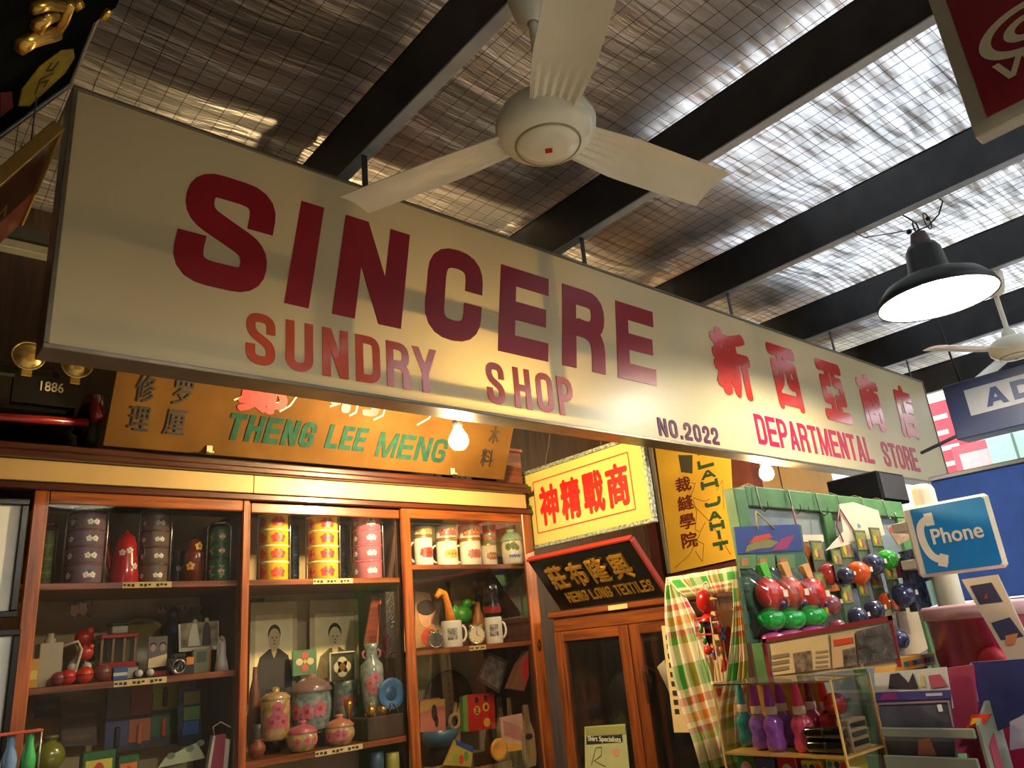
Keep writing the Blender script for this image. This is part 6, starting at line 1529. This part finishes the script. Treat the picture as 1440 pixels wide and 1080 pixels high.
online(t, 'window_edge', [(1237, 1021), (1235, 990), (1334, 986), (1341, 1021)], .005, C('8a7080', .4), -.0022); onpoly(t, 'white_tag', [(1321, 1001), (1327, 1000), (1324, 990), (1318, 991)], C('d0d0d0', .5), -.0025)
onpoly(t, 'orange_figure', [(1292, 1062), (1318, 1062), (1308, 1038), (1292, 1040)], C('b8705c', .5), -.0025)
t = mag([(1232, 1000), (1340, 996), (1330, 938), (1229, 947)], .04, 'white illustrated magazine standing behind the purple-headed one', C('b8b8b4', .4))
onpoly(t, 'printed_figure', [(1250, 968), (1292, 968), (1284, 946), (1278, 960), (1264, 946), (1252, 948)], C('2a2630', .5)); onpoly(t, 'printed_fan', [(1310, 968), (1333, 965), (1322, 948), (1306, 950)], C('a04a5c', .5)); onpoly(t, 'yellow_stripe', [(1296, 966), (1301, 966), (1299, 950), (1295, 950)], C('b8a860', .5))
t = mag([(1345, 1060), (1378, 1058), (1366, 935), (1330, 940)], .06, 'tall plain raspberry red book in the rack', C('8a2c48', .45), .02, 'book'); t.name = 'red_book'
t, P = panel('blue_folder', [(1385, 1035), (1450, 1010), (1445, 926), (1364, 932)], (XM + .12, .9, ZL), FACE_L, 'large dark blue folder standing right of the red book', 'folder', C('232a58', .35, .2, .2), .02)
online(t, 'pale_edge', [(1366, 934), (1375, 985)], .006, C('7a80a8', .4))
t, P = panel('flame_packet', [(1358, 1025), (1384, 1018), (1392, 1004), (1366, 1006)], (XM + .03, .93, ZL), FACE_L, 'red and yellow foil packet on the end of the magazine rack', 'packet', C('c83a1c', .3, .3, .4, scale=40), .02)
onpoly(t, 'yellow_flash', [(1364, 1020), (1375, 1016), (1378, 1009), (1368, 1010)], C('d8a830', .4))
t, P = panel('white_box_end', [(1420, 1055), (1450, 1050), (1450, 1000), (1420, 1015)], (XM + .05, .8, ZL), FACE_L, 'pale grey box at the lower right edge', 'box', C('8a88a0', .5), .1)

# ================================================================== red tub, leaflet stand
t = thing('red_tub', 'large raspberry red plastic tub with pale rim', 'tub', (3.36, 1.16, ZL))
a = on(t, 1345, 930)
hT = z_(.0) - ZL
B().lathe([(0, 0), (.17, 0), (.19, .02), (.21, hT - .06), (.215, hT - .05)], 32).build('body', C('8c1c44', .3, .2, .3), t)
B().lathe([(.205, hT - .052), (.222, hT - .05), (.225, hT - .01), (.21, hT), (.0, hT + .004)], 32).build('lid', C('b89098', .4), t)
for q, z in ((-2.9, .42), (-2.6, .38), (-2.75, .30)): B().ball((.20 * math.cos(q), .20 * math.sin(q), z), (.04, .05, .05), 12).build('red_motif', C('b82030', .4), t)
B().cbox(3.12 - 3.36, 3.62 - 3.36, -.25, .25, -ZL + .0005, -.0005, .01).build('crate_under', C('3a2c24', .6), t)
t, P = panel('leaflet_stand', [(1421, 935), (1458, 925), (1402, 808), (1352, 815)], (3.0, 1.0, z_(-.2)), FACE_L, 'cream leaflet board with two dark pictures leaning at the right', 'leaflet board', C('b8a898', .5), .012)
onpoly(t, 'dark_picture', [(1378, 850), (1410, 846), (1394, 819), (1364, 824)], C('2c2c48', .4)); onpoly(t, 'dark_picture', [(1408, 900), (1440, 895), (1420, 868), (1394, 876)], C('2c3454', .4))
onpoly(t, 'red_spot', [(1384, 842), (1390, 841), (1387, 834)], C('a02838', .4), -.0022); onpoly(t, 'orange_spot', [(1416, 908), (1428, 906), (1432, 890), (1414, 894)], C('b8784c', .4), -.0022)
B().tube([(0, .013, .1), (.0, .09, -.15)], .008, 6).build('prop_leg', C('6a6064', .5), t)

# ================================================================== plaid cloth
def plaid():
    m = bpy.data.materials.new('green_orange_plaid'); m.use_nodes = True
    n = m.node_tree.nodes; L = m.node_tree.links; p = n['Principled BSDF']
    at = n.new('ShaderNodeUVMap'); sp = n.new('ShaderNodeSeparateXYZ'); L.new(at.outputs[0], sp.inputs[0])
    outs = []
    for ax in (0, 1):
        mo = n.new('ShaderNodeMath'); mo.operation = 'FRACT'; L.new(sp.outputs[ax], mo.inputs[0])
        cr = n.new('ShaderNodeValToRGB'); cr.color_ramp.interpolation = 'CONSTANT'
        el = [(0, 'e8e0c8'), (.16, '3a9a3c'), (.40, 'e8e0c8'), (.48, 'c02838'), (.56, 'e8dcc8'), (.64, 'd88a30'), (.74, 'e8e0c8'), (.80, 'a8345c'), (.86, '6aa84a'), (.95, 'e8e0c8')]
        cr.color_ramp.elements[0].color = (*hexc(el[0][1]), 1)
        cr.color_ramp.elements[1].position = el[1][0]; cr.color_ramp.elements[1].color = (*hexc(el[1][1]), 1)
        for q, h in el[2:]:
            e = cr.color_ramp.elements.new(q); e.color = (*hexc(h), 1)
        L.new(mo.outputs[0], cr.inputs[0]); outs.append(cr)
    mx = n.new('ShaderNodeMix'); mx.data_type = 'RGBA'; mx.inputs[0].default_value = .5
    L.new(outs[0].outputs[0], mx.inputs[6]); L.new(outs[1].outputs[0], mx.inputs[7]); L.new(mx.outputs[2], p.inputs['Base Color'])
    p.inputs['Roughness'].default_value = .8
    return m
m_plaid = plaid()
def cloth(nm, rows, parent, n=26, su=3.2, sv=5.0):
    """rows: list of (left point, right point, pleat depth)"""
    b = B(); vs = []; m_ = n + 1
    for i, (a, c_, dp) in enumerate(rows):
        for k in range(m_):
            t_ = k / n; q = Vector(a).lerp(Vector(c_), t_)
            vs.append((q.x - dp * (math.sin(t_ * 7 * PI + i * .15) + .4 * math.sin(t_ * 17 + i * .3)), q.y, q.z))
    fs = [(i * m_ + k, i * m_ + k + 1, (i + 1) * m_ + k + 1, (i + 1) * m_ + k) for i in range(len(rows) - 1) for k in range(n)]
    me = b.add(vs, fs, 0, True).mesh(nm, m_plaid)
    uv = me.uv_layers.new(name='UVMap')
    for lp_ in me.loops:
        i, k = divmod(lp_.vertex_index, m_); uv.data[lp_.index].uv = (k / n * su * .5, i / (len(rows) - 1) * sv * .45)
    o = put(nm, me, parent)
    md = o.modifiers.new('thickness', 'SOLIDIFY'); md.thickness = .003
    return o
XP = 2.86
pc = thing('plaid_cloth', 'green, white and red plaid cloth draped beside the wardrobe', 'cloth', (XP, 2.1, z_(-.85)))
def CP(u, v, X=XP): p = AX(u, v, X); return (p.x - XP, p.y - 2.1, p.z - z_(-.85))
rows = [(CP(937, 812), CP(946, 812), .004), (CP(936, 835), CP(958, 830), .010), (CP(938, 870), CP(975, 862), .018), (CP(944, 910), CP(990, 900), .024), (CP(953, 955), CP(1005, 940), .028), (CP(966, 1000), CP(1018, 985), .028), (CP(980, 1040), CP(1030, 1025), .026), (CP(992, 1085), CP(1042, 1070), .022)]
cloth('hanging_fall', rows, pc)
rows = [(CP(940, 812), CP(1036, 796), .006), (CP(943, 820), CP(1038, 806), .010), (CP(955, 832), CP(1038, 818), .014), (CP(966, 840), CP(1036, 830), .010)]
cloth('swag', rows, pc, su=5, sv=1.6)
rows = [(CP(1030, 815, 2.70), CP(1036, 814, 2.70), .004), (CP(1033, 860, 2.70), CP(1042, 858, 2.70), .008), (CP(1026, 930, 2.70), CP(1050, 925, 2.70), .012), (CP(1012, 1000, 2.70), CP(1048, 990, 2.70), .014), (CP(1015, 1060, 2.7), CP(1050, 1050, 2.7), .014)]
cloth('near_fall', rows, pc, n=14, su=1.5)
B().lathe([(.006, 0), (.006, .05), (.012, .05), (.012, .06), (0, .06)], 10, CP(938, 815), 'x').build('peg', C('8a5a30', .5), pc)
# ================================================================== hanging bird toy
p = AX(993, 822, 2.74)
t = thing('bird_mobile', 'red plastic bird toy with a little cage of coloured figures hanging on the plaid cloth', 'toy', p, FACE_L)
Qm = lambda u, v: on(t, u, v)
B().tube([(.014 * math.cos(k * .45), 0, .014 * math.sin(k * .45) - .004) for k in range(14)], .003, 6, closed=True).build('hanging_ring', C('d8d0c0', .4), t)
c0 = Qm(992, 846); rr = abs(Qm(1003, 846)[0] - c0[0])
B().ball((c0[0], 0, c0[1]), (rr, rr * .9, rr * 1.25), 18).build('bird_head', C('b81810', .25, coat=.5), t)
B().lathe([(.010, 0), (.0, .034)], 10, (c0[0] + rr * .85, -.005, c0[1] + .006), 'x').build('beak', C('d8b060', .4), t)
B().lathe([(rr * .4, -.01), (rr * 1.1, -.035), (rr * 1.1, -.042), (0, -.042)], 18, (c0[0], 0, c0[1] - rr)).build('cap_plate', C('b81810', .25, coat=.5), t)
z0, z1 = Qm(995, 892)[1], Qm(995, 868)[1]; x0, x1 = Qm(983, 880)[0], Qm(1007, 880)[0]
for x, y in ((x0, -.03), (x1, -.03), (x0, .03), (x1, .03)): B().box(x - .002, x + .002, y - .002, y + .002, z0 - .11, z1).build('cage_bar', C('d8c0a8', .4), t)
for z in (z0, z1): B().box(x0, x1, -.032, .032, z - .003, z + .003).build('cage_plate', C('c83a30', .4), t)
rg = random.Random(5)
for i in range(14):
    x = x0 + (x1 - x0) * rg.random() * 1.3; z = z0 - .09 + (z1 - z0 + .07) * rg.random()
    B().ball((x, -.02 + .04 * rg.random(), z), (.010, .010, .013), 10).build('little_figure', C(['b82018', '2c4aa0', '2a8a38', '5a3a8a', 'd06a20'][i % 5], .3, coat=.3), t)
c1 = Qm(1000, 914); B().ball((c1[0], -.02, c1[1]), .018, 14).build('red_ball', C('d03018', .25, coat=.4), t)
for i in range(4):
    a = Qm(988 + 6 * i, 905); c_ = Qm(996 + 5 * i, 958)
    B().tube([(a[0], 0, a[1]), (c_[0], .01, c_[1])], .0022, 5).build('string', C('c8a878', .5), t)
# papers behind
t, P = panel('cream_notice', [(948, 1030), (970, 1030), (962, 878), (930, 880)], (2.915, 2.25, z_(-.3)), FACE_L, 'narrow cream notice with dark print behind the plaid cloth', 'notice', C('d0b888', .6), .004)
for i in range(9): onpoly(t, 'print_mark', [(937 + i * 1.6, 900 + i * 13), (943 + i * 1.6, 900 + i * 13), (942 + i * 1.6, 893 + i * 13), (936 + i * 1.6, 893 + i * 13)], C('2a2418', .6))
t, P = panel('cream_poster', [(1005, 960), (1052, 955), (1040, 855), (1000, 860)], (2.80, 2.0, z_(-.3)), FACE_L, 'cream poster with red animal shape behind the bird toy', 'poster', C('c8ac80', .6), .004)
onpoly(t, 'red_animal', [(1014, 945), (1030, 940), (1034, 890), (1024, 880), (1012, 892), (1018, 915)], C('9a2818', .5))

# ================================================================== phone sign
t = thing('phone_sign', 'blue and white phone sign with a handset symbol', 'sign', (3.5, 1.258, z_(.122)), FACE_L)
B().cbox(-.172, .172, 0, .035, 0, .298, .012).build('box', C('d8cfb8', .35), t)
pf = [(-.135, .013), (.150, .013), (.160, .023), (.160, .275), (.150, .286), (-.135, .286)]
B().prism(pf, -.003, -.0002).build('blue_face', C('1878b8', .35, .05), t)
m_w = C('e4dcc8', .4)
b = B(); stroke(b, rnd([Vector((-.070, .235)), Vector((-.112, .225)), Vector((-.118, .14)), Vector((-.090, .065)), Vector((-.050, .060))], .05), .030, .001); b.v = [(x, y - .0035, z) for x, y, z in b.v]; b.build('handset_symbol', m_w, t)
b = B(); b.prism([(-.085, .205), (-.050, .205), (-.050, .258), (-.085, .258)], -.0046, -.0036); b.build('handset_earpiece', m_w, t)
B().prism([(-.080, .040), (-.045, .028), (-.028, .075), (-.060, .088)], -.0046, -.0036).build('handset_mouthpiece', m_w, t)
font('lettering', 'Phone', -.075, .125, .125, .190, m_w, t, y=-.0036, bold=.018)
for z in (.22, .06): B().cbox(-.235, -.1725, .008, .26, z - .02, z + .02, .003).build('bracket', C('b0a890', .4), t)
t = thing('white_post', 'round-topped white post behind the phone sign', 'post', AX(1298, 700, 3.75)); zp = AX(1298, 681, 3.75).z; t.location.z = 0
B().lathe([(.055, 0), (.055, zp - .03), (.048, zp - .01), (.03, zp), (0, zp + .002)], 24).build('tube', C('d0c8b4', .4), t)
B().cbox(-.06, .06, -.06, .06, 0, .02, .004).build('foot_plate', C('8a8478', .5), t)

# ================================================================== street side on the right
t = thing('address_sign', 'dark blue hanging sign box with a grey panel reading ADI', 'sign', (5.2, 1.30, z_(.97)), FACE_L)
B().cbox(-.385, .5, 0, .18, 0, .355, .006).build('box', C('16264a', .4), t)
a, c_ = on(t, 1366, 585), on(t, 1364, 547); B().box(a[0], .46, -.004, -.0003, a[1], c_[1]).build('grey_panel', C('8c9098', .5), t)
x = a[0] + .10
for ch, w_ in (('A', .125), ('D', .105), ('I', .04)):
    g = glyph(ch, w_, (c_[1] - a[1]) * .68, .032, .001); g.v = [(p + x, q - .005, r + a[1] + (c_[1] - a[1]) * .16) for p, q, r in g.v]; g.build('letter', C('1a2c58', .4), t); x += w_ + .028
for q in (-.3, .35): B().tube([(q, .09, .355), (q, .09 - .10, ZB - z_(.97))], .007, 6).build('hanging_rod', C('24262c', .5), t)
B().tube([(-.385, .09, .05), (-.70, .25, .02)], .012, 6).build('side_brace', C('2a3040', .5), t)
t = thing('blue_fascia', 'big blue shop fascia board beyond the phone sign', 'fascia', (5.6, 1.0, z_(.02)), FACE_L)
B().cbox(-1.05, 1.6, 0, .08, 0, .79, .006).build('board', C('163272', .8, .1, spec=.2), t)
B().cbox(-1.05, 1.6, -.02, .10, .7905, .82, .004).build('top_edge', C('30405c', .4), t)
sh = thing('roller_shutter', 'blue-grey roller shutter below the blue fascia', 'shutter', (5.72, 1.0, 0), FACE_L)
for i in range(23): B().cbox(-1.05, 1.6, 0, .02, .005 + i * .07, .069 + i * .07, .006).build('slat', C('3c4878', .35, .1, metal=.2), sh)
fa = struct(B().box(11.0, 11.2, -5.5, 6.5, 0, 4.2).build('wall_street', M('pale_shop_plaster', 'c8ccc8', .7, 0, .08, 2)))
def fpanel(u0, v0, u1, v1, X, name, label, cat, mat, th=.05):
    a, c_ = AX(u0, v1, X), AX(u1, v0, X)
    t = thing(name, label, cat, (X, (a.y + c_.y) / 2, a.z), FACE_L)
    hw = abs(a.y - c_.y) / 2; h = c_.z - a.z
    B().cbox(-hw, hw, 0, th, 0, h, .005).build('board', mat, t); return t, hw, h
t, hw, h = fpanel(1312, 555, 1352, 700, 10.9, 'red_poster', 'red and white shop poster across the street', 'poster', C('c83a44', .5))
for i in range(5): B().box(-hw * .8, hw * (.2 + .12 * (i % 3)), -.006, -.0005, h * (.12 + .17 * i), h * (.17 + .17 * i)).build('white_line', C('e4d4d0', .6), t)
t, hw, h = fpanel(1354, 615, 1398, 690, 10.83, 'red_poster', 'wide red framed poster under the hanging blue sign', 'poster', C('d05058', .5))
B().box(-hw * .7, hw * .6, -.006, -.0005, h * .25, h * .8).build('pale_field', C('e8a8a4', .6), t)
t, hw, h = fpanel(1401, 605, 1440, 670, 10.76, 'green_panel', 'pale green wall panel at the far right', 'panel board', C('9cc4ac', .5))
B().box(hw * .3, hw * .42, -.006, -.0005, 0, h).build('joint_strip', C('5a6a60', .6), t)
for nm, a in (('trim_1', (4.86, 7.4, 3.60, 3.63, z_(.1), z_(1.9))),):
    struct(B().box(*a).build(nm, M('ochre_boarding', 'e2a444', .6, 0, .12, 2)))
for x in (5.5, 6.4): B().box(x, x + .012, 3.595, 3.5995, z_(.1), z_(1.9)).build('joint', C('3a2414', .6), bpy.data.objects['trim_1'])
t = thing('soft_drink_carrier', 'wire carrier of glass bottles with green necks at the bottom left', 'bottle carrier', AY(22, 1082, 3.0))
for i, (dx, c_) in enumerate(((-.07, '9ab0b0'), (-.02, '6a88a8'), (.03, '3a9a50'))):
    B().lathe([(0, 0), (.022, 0), (.022, .05), (.012, .085), (.011, .115), (.013, .12), (0, .12)], 16, (dx, 0, -.02)).build('bottle', C(c_, .1, .2, .8), t)
B().cbox(-.10, .06, -.03, .03, .1005, .108, .002).build('carrier_top', C('b04a3a', .4), t)
for x in (-.10, .06): B().tube([(x, 0, -.05), (x, 0, .105)], .003, 5).build('carrier_wire', C('a8a8a0', .3, metal=.7), t)
B().cbox(-.16, .12, -.06, .06, -.07, -.021, .003).build('tray', C('3a2a20', .5), t)
B().box(-.10, .06, -.05, .05, -t.location.z, -.0705).build('pedestal', C('2a1c14', .6), t)
